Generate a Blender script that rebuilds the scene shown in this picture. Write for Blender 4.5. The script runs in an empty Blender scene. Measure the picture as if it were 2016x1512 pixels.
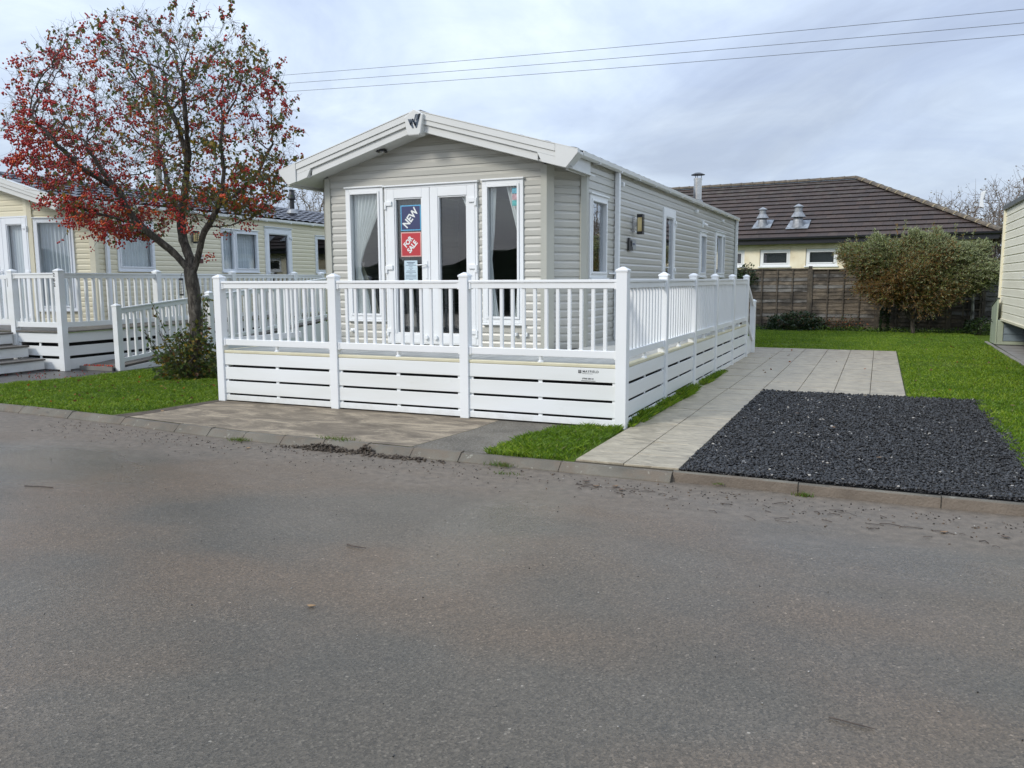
import bpy, math, random
import numpy as np
from mathutils import Vector, Matrix
R = math.radians
scene = bpy.context.scene
COL = scene.collection
rnd = random.Random(7)

# ------------------------------------------------------------------ camera
cd = bpy.data.cameras.new("camera"); cam = bpy.data.objects.new("camera", cd); COL.objects.link(cam)
_pi, _ya, _ro = 0.1257, 0.4196, -0.0045
F_ = Vector((-math.sin(_ya)*math.cos(_pi), math.cos(_ya)*math.cos(_pi), -math.sin(_pi)))
R_ = Vector((math.cos(_ya), math.sin(_ya), 0)); U_ = R_.cross(F_)
R2 = R_*math.cos(_ro)+U_*math.sin(_ro); U2 = -R_*math.sin(_ro)+U_*math.cos(_ro)
cam.matrix_world = Matrix(((R2.x, U2.x, -F_.x, 2.2937), (R2.y, U2.y, -F_.y, -7.8192), (R2.z, U2.z, -F_.z, 1.4733), (0, 0, 0, 1)))
cd.sensor_width = 36; cd.lens = 36*1615/2016; cd.clip_end = 1500; cd.clip_start = .05
scene.camera = cam
CAM = Vector((2.2937, -7.8192, 1.4733))

# ------------------------------------------------------------------ light
SUN_DIR = Vector((-.50, -.80, .62)).normalized()          # towards the sun
w = bpy.data.worlds.new("World"); scene.world = w; w.use_nodes = True
nt = w.node_tree; nt.nodes.clear()
def wn(t, **k):
    n = nt.nodes.new(t)
    for a, b in k.items(): setattr(n, a, b)
    return n
def math_(op, a, b=None, tree=None):
    T = tree or nt
    n = T.nodes.new('ShaderNodeMath'); n.operation = op
    for i, v in enumerate((a, b)):
        if v is None: continue
        if isinstance(v, (int, float)): n.inputs[i].default_value = v
        else: T.links.new(v, n.inputs[i])
    return n.outputs[0]
sky = wn('ShaderNodeTexSky', sky_type='NISHITA', sun_disc=False)
sky.sun_elevation = math.asin(SUN_DIR.z); sky.sun_rotation = math.atan2(SUN_DIR.x, SUN_DIR.y); sky.air_density = 1.2; sky.dust_density = 2
tc = wn('ShaderNodeTexCoord'); sep = wn('ShaderNodeSeparateXYZ'); nt.links.new(tc.outputs['Generated'], sep.inputs[0])
zc = math_('ADD', math_('MAXIMUM', sep.outputs[2], 0.0), .24)
comb = wn('ShaderNodeCombineXYZ')
nt.links.new(math_('DIVIDE', sep.outputs[0], zc), comb.inputs[0]); nt.links.new(math_('DIVIDE', sep.outputs[1], zc), comb.inputs[1])
def wnoise(scale, det, rough, off, dist=0.3):
    m = wn('ShaderNodeMapping'); m.inputs['Location'].default_value = off; m.inputs['Scale'].default_value = (.9, .9, 1)
    m.inputs['Rotation'].default_value = (0, 0, .35)
    nt.links.new(comb.outputs[0], m.inputs[0])
    n = wn('ShaderNodeTexNoise'); nt.links.new(m.outputs[0], n.inputs['Vector'])
    n.inputs['Scale'].default_value = scale; n.inputs['Detail'].default_value = det; n.inputs['Roughness'].default_value = rough
    n.inputs['Distortion'].default_value = dist
    return n.outputs['Fac']
def ramp(tree, fac, stops):
    r = tree.nodes.new('ShaderNodeValToRGB'); tree.links.new(fac, r.inputs[0])
    e = r.color_ramp.elements
    while len(e) < len(stops): e.new(.5)
    for k, (p, c) in enumerate(stops):
        e[k].position = p; e[k].color = (*c, 1) if len(c) == 3 else c
    return r.outputs[0]
c1 = ramp(nt, wnoise(1.0, 8, .58, (3.1, 1.7, 0), .8), [(.32, (.37, .43, .55)), (.46, (.45, .525, .66)), (.56, (.53, .615, .75)), (.70, (.66, .745, .85))])
c2 = ramp(nt, wnoise(2.6, 9, .6, (7.7, 4.2, 0), .6), [(.36, (.91, .92, .96)), (.52, (1, 1, 1)), (.70, (1.14, 1.12, 1.07))])
mul = wn('ShaderNodeMix', data_type='RGBA', blend_type='MULTIPLY'); mul.inputs[0].default_value = 1
nt.links.new(c1, mul.inputs[6]); nt.links.new(c2, mul.inputs[7])
# overcast luminance rises with elevation
lum = math_('ADD', math_('MULTIPLY', math_('POWER', math_('MAXIMUM', sep.outputs[2], 0.0), 1.4), 1.0), .84)
vm = wn('ShaderNodeVectorMath', operation='SCALE'); nt.links.new(mul.outputs[2], vm.inputs[0]); nt.links.new(lum, vm.inputs['Scale'])
vs = wn('ShaderNodeVectorMath', operation='SCALE'); nt.links.new(vm.outputs[0], vs.inputs[0]); vs.inputs['Scale'].default_value = 10
mix = wn('ShaderNodeMix', data_type='RGBA'); mix.inputs[0].default_value = .88
nt.links.new(sky.outputs[0], mix.inputs[6]); nt.links.new(vs.outputs[0], mix.inputs[7])
bg = wn('ShaderNodeBackground'); bg.inputs[1].default_value = .1; nt.links.new(mix.outputs[2], bg.inputs[0])
ow = wn('ShaderNodeOutputWorld'); nt.links.new(bg.outputs[0], ow.inputs[0])
sl = bpy.data.lights.new("sun", 'SUN'); sl.energy = 1.4; sl.angle = R(14); sl.color = (1, .955, .88)
so = bpy.data.objects.new("sun", sl); COL.objects.link(so); so.rotation_euler = SUN_DIR.to_track_quat('Z', 'Y').to_euler(); so.location = SUN_DIR*40
scene.view_settings.view_transform = 'Standard'; scene.view_settings.look = 'None'; scene.view_settings.gamma = 1
scene.view_settings.exposure = 0.62
scene.render.engine = 'CYCLES'
scene.cycles.max_bounces = 6; scene.cycles.transparent_max_bounces = 10; scene.cycles.caustics_reflective = False; scene.cycles.caustics_refractive = False

# ------------------------------------------------------------------ materials
def mat(name, col, rough=.6, col2=None, vscale=3., det=5, lo=.35, hi=.65, bump=0, bscale=60, spec=.5, metal=0, stretch=(1, 1, 1), trans=0):
    m = bpy.data.materials.new(name); m.use_nodes = True; t = m.node_tree; b = t.nodes['Principled BSDF']
    b.inputs['Base Color'].default_value = (*col, 1); b.inputs['Roughness'].default_value = rough
    b.inputs['Specular IOR Level'].default_value = spec; b.inputs['Metallic'].default_value = metal
    tcn = t.nodes.new('ShaderNodeTexCoord'); mp = t.nodes.new('ShaderNodeMapping'); mp.inputs['Scale'].default_value = stretch
    t.links.new(tcn.outputs['Object'], mp.inputs[0])
    if col2 is None: col2 = tuple(c*.86 for c in col)
    n = t.nodes.new('ShaderNodeTexNoise'); n.inputs['Scale'].default_value = vscale; n.inputs['Detail'].default_value = det; t.links.new(mp.outputs[0], n.inputs['Vector'])
    c = ramp(t, n.outputs['Fac'], [(lo, col2), (hi, col)])
    t.links.new(c, b.inputs['Base Color'])
    if bump:
        n2 = t.nodes.new('ShaderNodeTexNoise'); n2.inputs['Scale'].default_value = bscale; n2.inputs['Detail'].default_value = 4; t.links.new(mp.outputs[0], n2.inputs['Vector'])
        bp = t.nodes.new('ShaderNodeBump'); bp.inputs['Strength'].default_value = bump; bp.inputs['Distance'].default_value = .02
        t.links.new(n2.outputs['Fac'], bp.inputs['Height']); t.links.new(bp.outputs[0], b.inputs['Normal'])
    if trans:
        tr = t.nodes.new('ShaderNodeBsdfTranslucent'); t.links.new(c, tr.inputs[0]); mx = t.nodes.new('ShaderNodeMixShader'); mx.inputs[0].default_value = trans
        t.links.new(b.outputs[0], mx.inputs[1]); t.links.new(tr.outputs[0], mx.inputs[2]); t.links.new(mx.outputs[0], t.nodes['Material Output'].inputs[0])
    return m
def glass(name, tint=(.93, .95, .955), boost=1.15):
    m = bpy.data.materials.new(name); m.use_nodes = True; t = m.node_tree; t.nodes.clear()
    o = t.nodes.new('ShaderNodeOutputMaterial'); tr = t.nodes.new('ShaderNodeBsdfTransparent'); tr.inputs[0].default_value = (*tint, 1)
    g = t.nodes.new('ShaderNodeBsdfGlossy'); g.inputs[1].default_value = .0; g.inputs[0].default_value = (.95, .97, 1, 1)
    f = t.nodes.new('ShaderNodeLayerWeight'); f.inputs[0].default_value = .5
    nz = t.nodes.new('ShaderNodeTexNoise'); nz.inputs['Scale'].default_value = 1.6; nz.inputs['Detail'].default_value = 0
    tcn = t.nodes.new('ShaderNodeTexCoord'); t.links.new(tcn.outputs['Object'], nz.inputs['Vector'])
    bp = t.nodes.new('ShaderNodeBump'); bp.inputs['Strength'].default_value = .25; bp.inputs['Distance'].default_value = .004
    t.links.new(nz.outputs['Fac'], bp.inputs['Height']); t.links.new(bp.outputs[0], g.inputs['Normal'])
    k = math_('MINIMUM', math_('MULTIPLY', math_('ADD', math_('MULTIPLY', math_('POWER', f.outputs['Facing'], 5.0, t), .9, t), .05, t), boost, t), 1.0, t)
    mx = t.nodes.new('ShaderNodeMixShader'); t.links.new(k, mx.inputs[0]); t.links.new(tr.outputs[0], mx.inputs[1]); t.links.new(g.outputs[0], mx.inputs[2])
    t.links.new(mx.outputs[0], o.inputs[0]); return m

upvc = mat("white_upvc", (.80, .815, .82), .32, (.76, .775, .77), 1.5, 4, .3, .7)
upvc_dirty = mat("white_upvc_boards", (.78, .80, .80), .38, (.70, .71, .68), 1.1, 6, .28, .6, stretch=(.5, .5, 3))
upvc_blue = mat("white_window_upvc", (.78, .81, .84), .3, (.74, .77, .80), 2)
def add_splash(m, z1=.30):
    t = m.node_tree; b = t.nodes['Principled BSDF']; src = b.inputs['Base Color'].links[0].from_socket
    gm = t.nodes.new('ShaderNodeNewGeometry'); sz = t.nodes.new('ShaderNodeSeparateXYZ'); t.links.new(gm.outputs['Position'], sz.inputs[0])
    n = t.nodes.new('ShaderNodeTexNoise'); n.inputs['Scale'].default_value = 9; n.inputs['Detail'].default_value = 8; n.inputs['Roughness'].default_value = .7; t.links.new(gm.outputs['Position'], n.inputs['Vector'])
    mr = t.nodes.new('ShaderNodeMapRange'); t.links.new(sz.outputs[2], mr.inputs[0])
    for i, x in enumerate((z1, 0., 0., .30)): mr.inputs[i+1].default_value = x
    a = math_('ADD', n.outputs['Fac'], mr.outputs[0], t); m2 = t.nodes.new('ShaderNodeMapRange'); t.links.new(a, m2.inputs[0])
    for i, x in enumerate((.62, .95, 0., .30)): m2.inputs[i+1].default_value = x
    mx = t.nodes.new('ShaderNodeMix'); mx.data_type = 'RGBA'; t.links.new(m2.outputs[0], mx.inputs[0]); t.links.new(src, mx.inputs[6]); mx.inputs[7].default_value = (.38, .35, .27, 1); t.links.new(mx.outputs[2], b.inputs['Base Color'])
add_splash(upvc_dirty, .14)
greige = mat("greige_siding", (.47, .458, .415), .30, (.43, .425, .375), .9, 6, .3, .65, bump=.03, bscale=40, spec=.5, stretch=(.4, .4, 2.5))
greige_trim = mat("greige_trim", (.43, .43, .375), .35, (.40, .40, .35), 2)
fascia_m = mat("pale_fascia", (.66, .665, .64), .30, (.61, .615, .59), 1.2, 5)
soffit_m = mat("pale_soffit", (.60, .605, .585), .42, (.55, .555, .53), 2)
cream_sid = mat("cream_siding", (.74, .69, .52), .33, (.69, .64, .47), .9, 6, .3, .65, bump=.03, bscale=40, stretch=(.4, .4, 2.5))
cream_trim = mat("cream_trim", (.76, .71, .54), .35, (.71, .66, .5), 2)
cream_far = mat("cream_panel_siding", (.84, .80, .66), .42, (.77, .73, .59), 1.6, 6, .3, .62, stretch=(.5, .5, 3))
slate = mat("dark_slate_tile", (.085, .09, .11), .38, (.05, .052, .065), 5, 5, bump=.1)
deck_m = mat("pale_composite_decking", (.50, .50, .465), .5, (.40, .40, .37), 3, 6, .3, .7, bump=.1, bscale=80, stretch=(4, .5, 1))
deck_edge = mat("cream_deck_edge", (.66, .62, .45), .45, (.58, .54, .38), 4)
old_deck = mat("weathered_brown_decking", (.16, .145, .125), .5, (.10, .09, .078), 5, 6, .3, .7, bump=.15, bscale=60, stretch=(4, 4, 1))
dark = mat("under_deck_shade", (.03, .03, .03), .9)  # near-black colour painted in for the shade under the decks
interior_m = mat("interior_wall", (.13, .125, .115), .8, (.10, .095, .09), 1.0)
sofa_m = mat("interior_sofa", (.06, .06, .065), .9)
curtain_m = mat("white_voile", (.90, .91, .88), .85, (.80, .81, .78), 3, trans=.15)
curtain_g = mat("grey_drape", (.36, .34, .31), .9, (.28, .265, .24), 4, trans=.2)
net_m = mat("net_curtain", (.88, .90, .92), .9, (.72, .76, .79), 2.2, 4, .3, .7, stretch=(5, 5, .6), trans=.12)
tie_m = mat("curtain_tie", (.22, .195, .17), .8)
glass_m = glass("window_glass"); glass_n = glass("reflective_glass", (.86, .89, .9), 2.0)
black_m = mat("black_plastic", (.02, .02, .022), .4)
amber_m = mat("amber_lantern_glass", (.75, .60, .30), .25, (.6, .46, .2), 6)
navy = mat("poster_navy", (.035, .045, .13), .45, (.03, .038, .11), 3); cyan = mat("poster_cyan", (.12, .42, .66), .45); red = mat("poster_red", (.50, .035, .045), .45, (.44, .03, .04), 3)
pink = mat("poster_pale_edge", (.72, .42, .38), .45); white_ink = mat("white_ink", (.80, .82, .80), .5); paper = mat("pale_blue_paper", (.55, .68, .74), .6); ink = mat("grey_ink", (.09, .12, .18), .6)
emblem_m = mat("emblem_blue_grey", (.05, .075, .11), .3); chrome = mat("brushed_metal", (.6, .6, .6), .25, metal=1)
steel = mat("stainless_steel", (.62, .61, .58), .22, (.5, .48, .45), 6, metal=1); galv = mat("weathered_galvanised", (.36, .37, .38), .5, (.22, .23, .24), 9, metal=.4)
lead = mat("lead_flashing", (.30, .33, .36), .55, (.15, .16, .17), 8)
concrete = mat("concrete", (.30, .285, .255), .85, (.20, .185, .16), 2.5, 8, .3, .7, bump=.35, bscale=45)

def add_tex(m):                                             # small handles for custom graphs
    t = m.node_tree; return t, t.nodes['Principled BSDF']
def newmat(name, rough=.7):
    m = bpy.data.materials.new(name); m.use_nodes = True; t = m.node_tree; b = t.nodes['Principled BSDF']; b.inputs['Roughness'].default_value = rough
    tcn = t.nodes.new('ShaderNodeTexCoord'); return m, t, b, tcn.outputs['Object']
def noise(t, vec, sc, det=5, ro=.55, st=(1, 1, 1), dist=0., loc=(0, 0, 0)):
    mp = t.nodes.new('ShaderNodeMapping'); mp.inputs['Scale'].default_value = st; mp.inputs['Location'].default_value = loc; t.links.new(vec, mp.inputs[0])
    n = t.nodes.new('ShaderNodeTexNoise'); n.inputs['Scale'].default_value = sc; n.inputs['Detail'].default_value = det; n.inputs['Roughness'].default_value = ro
    n.inputs['Distortion'].default_value = dist; t.links.new(mp.outputs[0], n.inputs['Vector']); return n.outputs['Fac']
def mixc(t, fac, a, b, blend='MIX'):
    n = t.nodes.new('ShaderNodeMix'); n.data_type = 'RGBA'; n.blend_type = blend
    if isinstance(fac, (int, float)): n.inputs[0].default_value = fac
    else: t.links.new(fac, n.inputs[0])
    for i, v in ((6, a), (7, b)):
        if isinstance(v, tuple): n.inputs[i].default_value = (*v, 1)
        else: t.links.new(v, n.inputs[i])
    return n.outputs[2]
def maprange(t, v, a, b, c, d):
    n = t.nodes.new('ShaderNodeMapRange'); t.links.new(v, n.inputs[0])
    for i, x in enumerate((a, b, c, d)): n.inputs[i+1].default_value = x
    return n.outputs[0]
def bump(t, b, h, strength, dist, prev=None):
    n = t.nodes.new('ShaderNodeBump'); n.inputs['Strength'].default_value = strength; n.inputs['Distance'].default_value = dist
    t.links.new(h, n.inputs['Height'])
    if prev is not None: t.links.new(prev, n.inputs['Normal'])
    t.links.new(n.outputs[0], b.inputs['Normal']); return n.outputs[0]
# --- asphalt
asphalt, t, b, oc = newmat("asphalt")
v = t.nodes.new('ShaderNodeTexVoronoi'); v.inputs['Scale'].default_value = 115; t.links.new(oc, v.inputs['Vector'])
v2 = t.nodes.new('ShaderNodeTexVoronoi'); v2.inputs['Scale'].default_value = 34; t.links.new(oc, v2.inputs['Vector'])
chip = ramp(t, v.outputs['Color'], [(.0, (.046, .040, .030)), (.40, (.080, .070, .053)), (.78, (.112, .097, .074)), (.95, (.165, .145, .115)), (1., (.36, .33, .28))])
big = noise(t, oc, .55, 5, .55, (1, 1.3, 1), 0, (2.3, 0, 0))
base = mixc(t, maprange(t, big, .38, .62, 0, 1), mixc(t, 1., chip, (.88, .875, .85), 'MULTIPLY'), mixc(t, 1., chip, (1.16, 1.1, 1.04), 'MULTIPLY'))
warm = maprange(t, noise(t, oc, .42, 3, .5, (1, 1.6, 1), 0, (9.1, 3, 0)), .44, .60, 0, .8)
base = mixc(t, warm, base, mixc(t, 1., chip, (1.38, 1.12, .92), 'MULTIPLY'))
sx = t.nodes.new('ShaderNodeSeparateXYZ'); t.links.new(oc, sx.inputs[0])
edge = maprange(t, sx.outputs[1], -3.4, -1.9, 0, 1)            # silt lying in the gutter
en = noise(t, oc, 2.2, 8, .6, (.6, 1.6, 1))
em = maprange(t, math_('ADD', math_('MULTIPLY', edge, .62, t), en, t), .66, 1.02, 0, .85)
silt = ramp(t, noise(t, oc, 14, 6), [(.3, (.10, .082, .062)), (.7, (.19, .155, .118))])
base = mixc(t, em, base, silt); t.links.new(base, b.inputs['Base Color'])
wet = noise(t, oc, .8, 5, .6, (.7, 1.5, 1), .2, (5, 8.6, 0))
def blob(cx, cy, rx, ry):                   # a damp patch of its own shape
    mp = t.nodes.new('ShaderNodeMapping'); mp.inputs['Location'].default_value = (-cx/rx, -cy/ry, 0); mp.inputs['Scale'].default_value = (1/rx, 1/ry, 0); t.links.new(oc, mp.inputs[0])
    gr = t.nodes.new('ShaderNodeTexGradient'); gr.gradient_type = 'SPHERICAL'; t.links.new(mp.outputs[0], gr.inputs[0]); return gr.outputs['Fac']
wp = math_('ADD', math_('ADD', blob(.15, -3.2, .55, 1.9), blob(-4.2, -3.1, 2.2, 1.2), t), blob(2.6, -3.0, 1.5, .5), t)
wp = maprange(t, math_('ADD', wp, math_('MULTIPLY', en, .6, t), t), .45, 1.0, 0, 1)
ro = math_('SUBTRACT', math_('ADD', maprange(t, wet, .40, .62, .50, .36), math_('MULTIPLY', em, .25, t), t), math_('MULTIPLY', wp, .33, t), t); b.inputs['Specular IOR Level'].default_value = .5; t.links.new(ro, b.inputs['Roughness'])
nb = bump(t, b, v.outputs['Distance'], .45, .005); nb = bump(t, b, noise(t, oc, 260, 3, .7), .25, .003, nb)
bump(t, b, noise(t, oc, 2.2, 3, .5), .25, .02, nb)
# --- lawn soil
soil, t, b, oc = newmat("lawn_soil", .95); b.inputs['Specular IOR Level'].default_value = .05
n1 = noise(t, oc, 26, 6, .7); c = ramp(t, n1, [(.3, (.045, .065, .012)), (.55, (.085, .13, .018)), (.75, (.13, .17, .03))])
t.links.new(mixc(t, maprange(t, noise(t, oc, .9, 5, .6), .60, .72, 0, .75), c, (.07, .058, .030)), b.inputs['Base Color']); bump(t, b, n1, .6, .03)
earth = mat("bare_earth", (.11, .085, .06), .95, (.055, .042, .03), 9, 8, .3, .7, bump=.8, bscale=30)
# --- dirty concrete apron
apron_m, t, b, oc = newmat("silted_concrete", .8)
st = noise(t, oc, 2.0, 10, .74, (.85, 2.1, 1), .9); fine = noise(t, oc, 45, 6, .7)
c = ramp(t, st, [(.36, (.10, .078, .053)), (.49, (.19, .152, .104)), (.62, (.38, .31, .215))])
c = mixc(t, maprange(t, fine, .4, .7, 0, .45), c, (.13, .105, .08)); t.links.new(c, b.inputs['Base Color']); bump(t, b, fine, .45, .01)
apron_g, t, b, oc = newmat("grey_worn_concrete", .85)
fine = noise(t, oc, 55, 7, .7); c = ramp(t, noise(t, oc, 3, 6), [(.35, (.085, .073, .055)), (.65, (.15, .132, .102))])
c = mixc(t, maprange(t, fine, .5, .68, 0, .55), c, (.36, .345, .30)); t.links.new(c, b.inputs['Base Color']); bump(t, b, fine, .6, .012)
# --- stamped paving
paving, t, b, oc = newmat("stamped_paving", .45)
wv = noise(t, oc, 3.0, 4, .55, (1.2, 2.8, 1), 1.6); rip = noise(t, oc, 9, 5, .6, (.8, 3.0, 1), 1.0)
c = ramp(t, wv, [(.3, (.23, .195, .138)), (.5, (.345, .298, .215)), (.7, (.45, .395, .29))])
c = mixc(t, maprange(t, rip, .52, .70, 0, .55), c, (.13, .112, .082))
sx = t.nodes.new('ShaderNodeSeparateXYZ'); t.links.new(oc, sx.inputs[0])
far = maprange(t, sx.outputs[1], 3.5, 9.5, 0, 1)                  # leaf stains on the shadier back of the pad
st = noise(t, oc, 5.0, 6, .6, (1, 2.2, 1)); sm = maprange(t, math_('ADD', math_('MULTIPLY', far, .16, t), st, t), .60, .76, 0, .6)
c = mixc(t, sm, c, (.17, .125, .085)); t.links.new(c, b.inputs['Base Color'])
t.links.new(maprange(t, wv, .3, .7, .36, .6), b.inputs['Roughness']); nb = bump(t, b, wv, .5, .03); bump(t, b, rip, .35, .012, nb)
joint_m = mat("paving_joint", (.085, .072, .052), .9)
# --- kerb
kerb_m, t, b, oc = newmat("kerb_stone", .8)
fine = noise(t, oc, 60, 6, .7); c = ramp(t, noise(t, oc, 2.3, 6), [(.35, (.105, .092, .070)), (.65, (.185, .168, .132))])
c = mixc(t, maprange(t, fine, .45, .7, 0, .5), c, (.12, .11, .085)); c = mixc(t, maprange(t, noise(t, oc, 2.9, 7, .65, (1, 1, 1), .4, (6, 1, 0)), .46, .60, 0, .8), c, (.155, .122, .088)); c = mixc(t, maprange(t, noise(t, oc, 13, 5, .7), .62, .68, 0, .6), c, (.36, .35, .29)); t.links.new(c, b.inputs['Base Color']); bump(t, b, fine, .8, .012)
kerb_d = mat("kerb_silt_face", (.185, .150, .115), .85, (.115, .092, .070), 5, 7, .3, .7, bump=.4, bscale=60)
gravel_m = mat("slate_chippings_bed", (.03, .032, .036), .7, (.012, .013, .015), 60, 4, bump=.8, bscale=90)
# --- weathered wood
def wood(name, a, b_, st):
    m, t, b, oc = newmat(name, .85)
    g = noise(t, oc, 3.5, 8, .65, st, .4); s = noise(t, oc, 2.1, 5, .6, (1, 1, 1.4), 0, (4, 2, 1))
    c = ramp(t, g, [(.32, a), (.68, b_)]); c = mixc(t, maprange(t, s, .44, .60, 0, .85), c, (.035, .030, .024)); t.links.new(c, b.inputs['Base Color']); bump(t, b, g, .5, .01); return m
lap_m = wood("weathered_lap_board", (.075, .058, .042), (.22, .18, .132), (1, 1, 9))
lap_d = wood("weathered_lap_board_dark", (.045, .036, .027), (.14, .113, .085), (1, 1, 9))
lap_g = wood("grey_lap_board", (.10, .096, .088), (.22, .21, .195), (1, 1, 9))
post_w = wood("rough_fence_post", (.055, .045, .032), (.15, .122, .088), (6, 6, 1))
render_m, t, b, oc = newmat("cream_render", .85)
s = noise(t, oc, 1.7, 7, .6); c = ramp(t, s, [(.30, (.60, .51, .35)), (.46, (.78, .69, .50)), (.62, (.86, .79, .61))])
t.links.new(c, b.inputs['Base Color']); bump(t, b, noise(t, oc, 60, 5), .4, .01)
tile_m, t, b, oc = newmat("brown_roof_tile", .8)
br = t.nodes.new('ShaderNodeTexBrick'); br.inputs['Scale'].default_value = 1; br.inputs['Brick Width'].default_value = .33; br.inputs['Row Height'].default_value = .3571
br.inputs['Mortar Size'].default_value = .006; br.inputs['Color1'].default_value = (.062, .040, .031, 1); br.inputs['Color2'].default_value = (.042, .030, .026, 1); br.inputs['Mortar'].default_value = (.012, .01, .01, 1)
mp = t.nodes.new('ShaderNodeMapping'); mp.inputs['Location'].default_value = (0, .35, 0); t.links.new(oc, mp.inputs[0]); t.links.new(mp.outputs[0], br.inputs['Vector'])
sep_ = t.nodes.new('ShaderNodeSeparateXYZ'); t.links.new(oc, sep_.inputs[0])
moss = math_('ADD', noise(t, oc, 4.2, 8, .72, (1, .7, 1)), math_('MULTIPLY', maprange(t, sep_.outputs[1], 2.2, 4.6, 0, 1), .10, t), t)
c = mixc(t, maprange(t, moss, .56, .76, 0, .7), br.outputs['Color'], (.12, .112, .088))
c = mixc(t, maprange(t, noise(t, oc, 30, 4, .7), .66, .72, 0, .6), c, (.30, .30, .27)); t.links.new(c, b.inputs['Base Color'])
bump(t, b, noise(t, oc, 40, 5), .35, .01)
hip_m = mat("ridge_tile", (.15, .115, .075), .7, (.06, .052, .04), 9, 7, .35, .65, bump=.3); mortar_m = mat("pale_mortar", (.33, .27, .17), .85, (.2, .165, .1), 14)
bargeblack = mat("black_gutter", (.012, .013, .016), .3)
bark, t, b, oc = newmat("grey_brown_bark", .85)
g = noise(t, oc, 22, 8, .75, (1, 1, .28), .8); c = ramp(t, g, [(.36, (.030, .025, .020)), (.5, (.085, .072, .058)), (.64, (.19, .17, .14))]); t.links.new(c, b.inputs['Base Color']); bump(t, b, g, 1.0, .05)
twig_m = mat("dark_twig", (.10, .078, .062), .8, (.06, .046, .038), 20); pale_twig = mat("brown_twig", (.21, .17, .135), .85, (.15, .12, .095), 8)
def leafm(name, c, r=.55, tr=.42): return mat(name, c, r, tuple(x*.65 for x in c), 30, 2, .3, .7, trans=tr)
leaf_olive = leafm("olive_leaf", (.16, .165, .035)); leaf_green = leafm("green_leaf", (.085, .145, .03)); leaf_yel = leafm("yellow_leaf", (.36, .25, .035)); leaf_or = leafm("orange_leaf", (.42, .12, .025)); leaf_br = leafm("brown_leaf", (.20, .095, .04)); leaf_grey = leafm("grey_green_leaf", (.13, .155, .075))
berry_r = mat("red_berry", (.50, .026, .016), .28, (.28, .010, .011), 25); berry_o = mat("orange_red_berry", (.72, .14, .018), .3, (.52, .06, .015), 25)
willow_g = leafm("willow_green_leaf", (.25, .28, .08)); willow_d = leafm("willow_dark_leaf", (.085, .12, .035)); willow_b = leafm("willow_brown_leaf", (.33, .19, .06)); willow_y = leafm("willow_pale_leaf", (.42, .46, .24))
ivy_m = leafm("ivy_leaf", (.022, .045, .016), .4, .1); ivy_l = leafm("ivy_light_leaf", (.045, .085, .024), .4, .1)
grass_a = leafm("grass_blade", (.185, .315, .015), .5, .35); grass_b = leafm("grass_blade_light", (.33, .44, .032), .5, .35); grass_c = leafm("grass_blade_dark", (.09, .185, .009), .5, .35); grass_d = leafm("grass_blade_straw", (.23, .22, .08), .6, .35)
stone_a = mat("black_slate_chip", (.017, .017, .018), .5, (.008, .008, .009), 30); stone_b = mat("grey_slate_chip", (.052, .052, .053), .42, (.02, .021, .023), 30); stone_c = mat("pale_chip", (.36, .34, .30), .6, (.35, .33, .30), 30)
green_metal = mat("pale_green_metal", (.40, .44, .33), .4, (.34, .38, .28), 3); blue_metal = mat("blue_grey_cladding", (.23, .28, .31), .4, (.19, .235, .26), 2)

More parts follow.
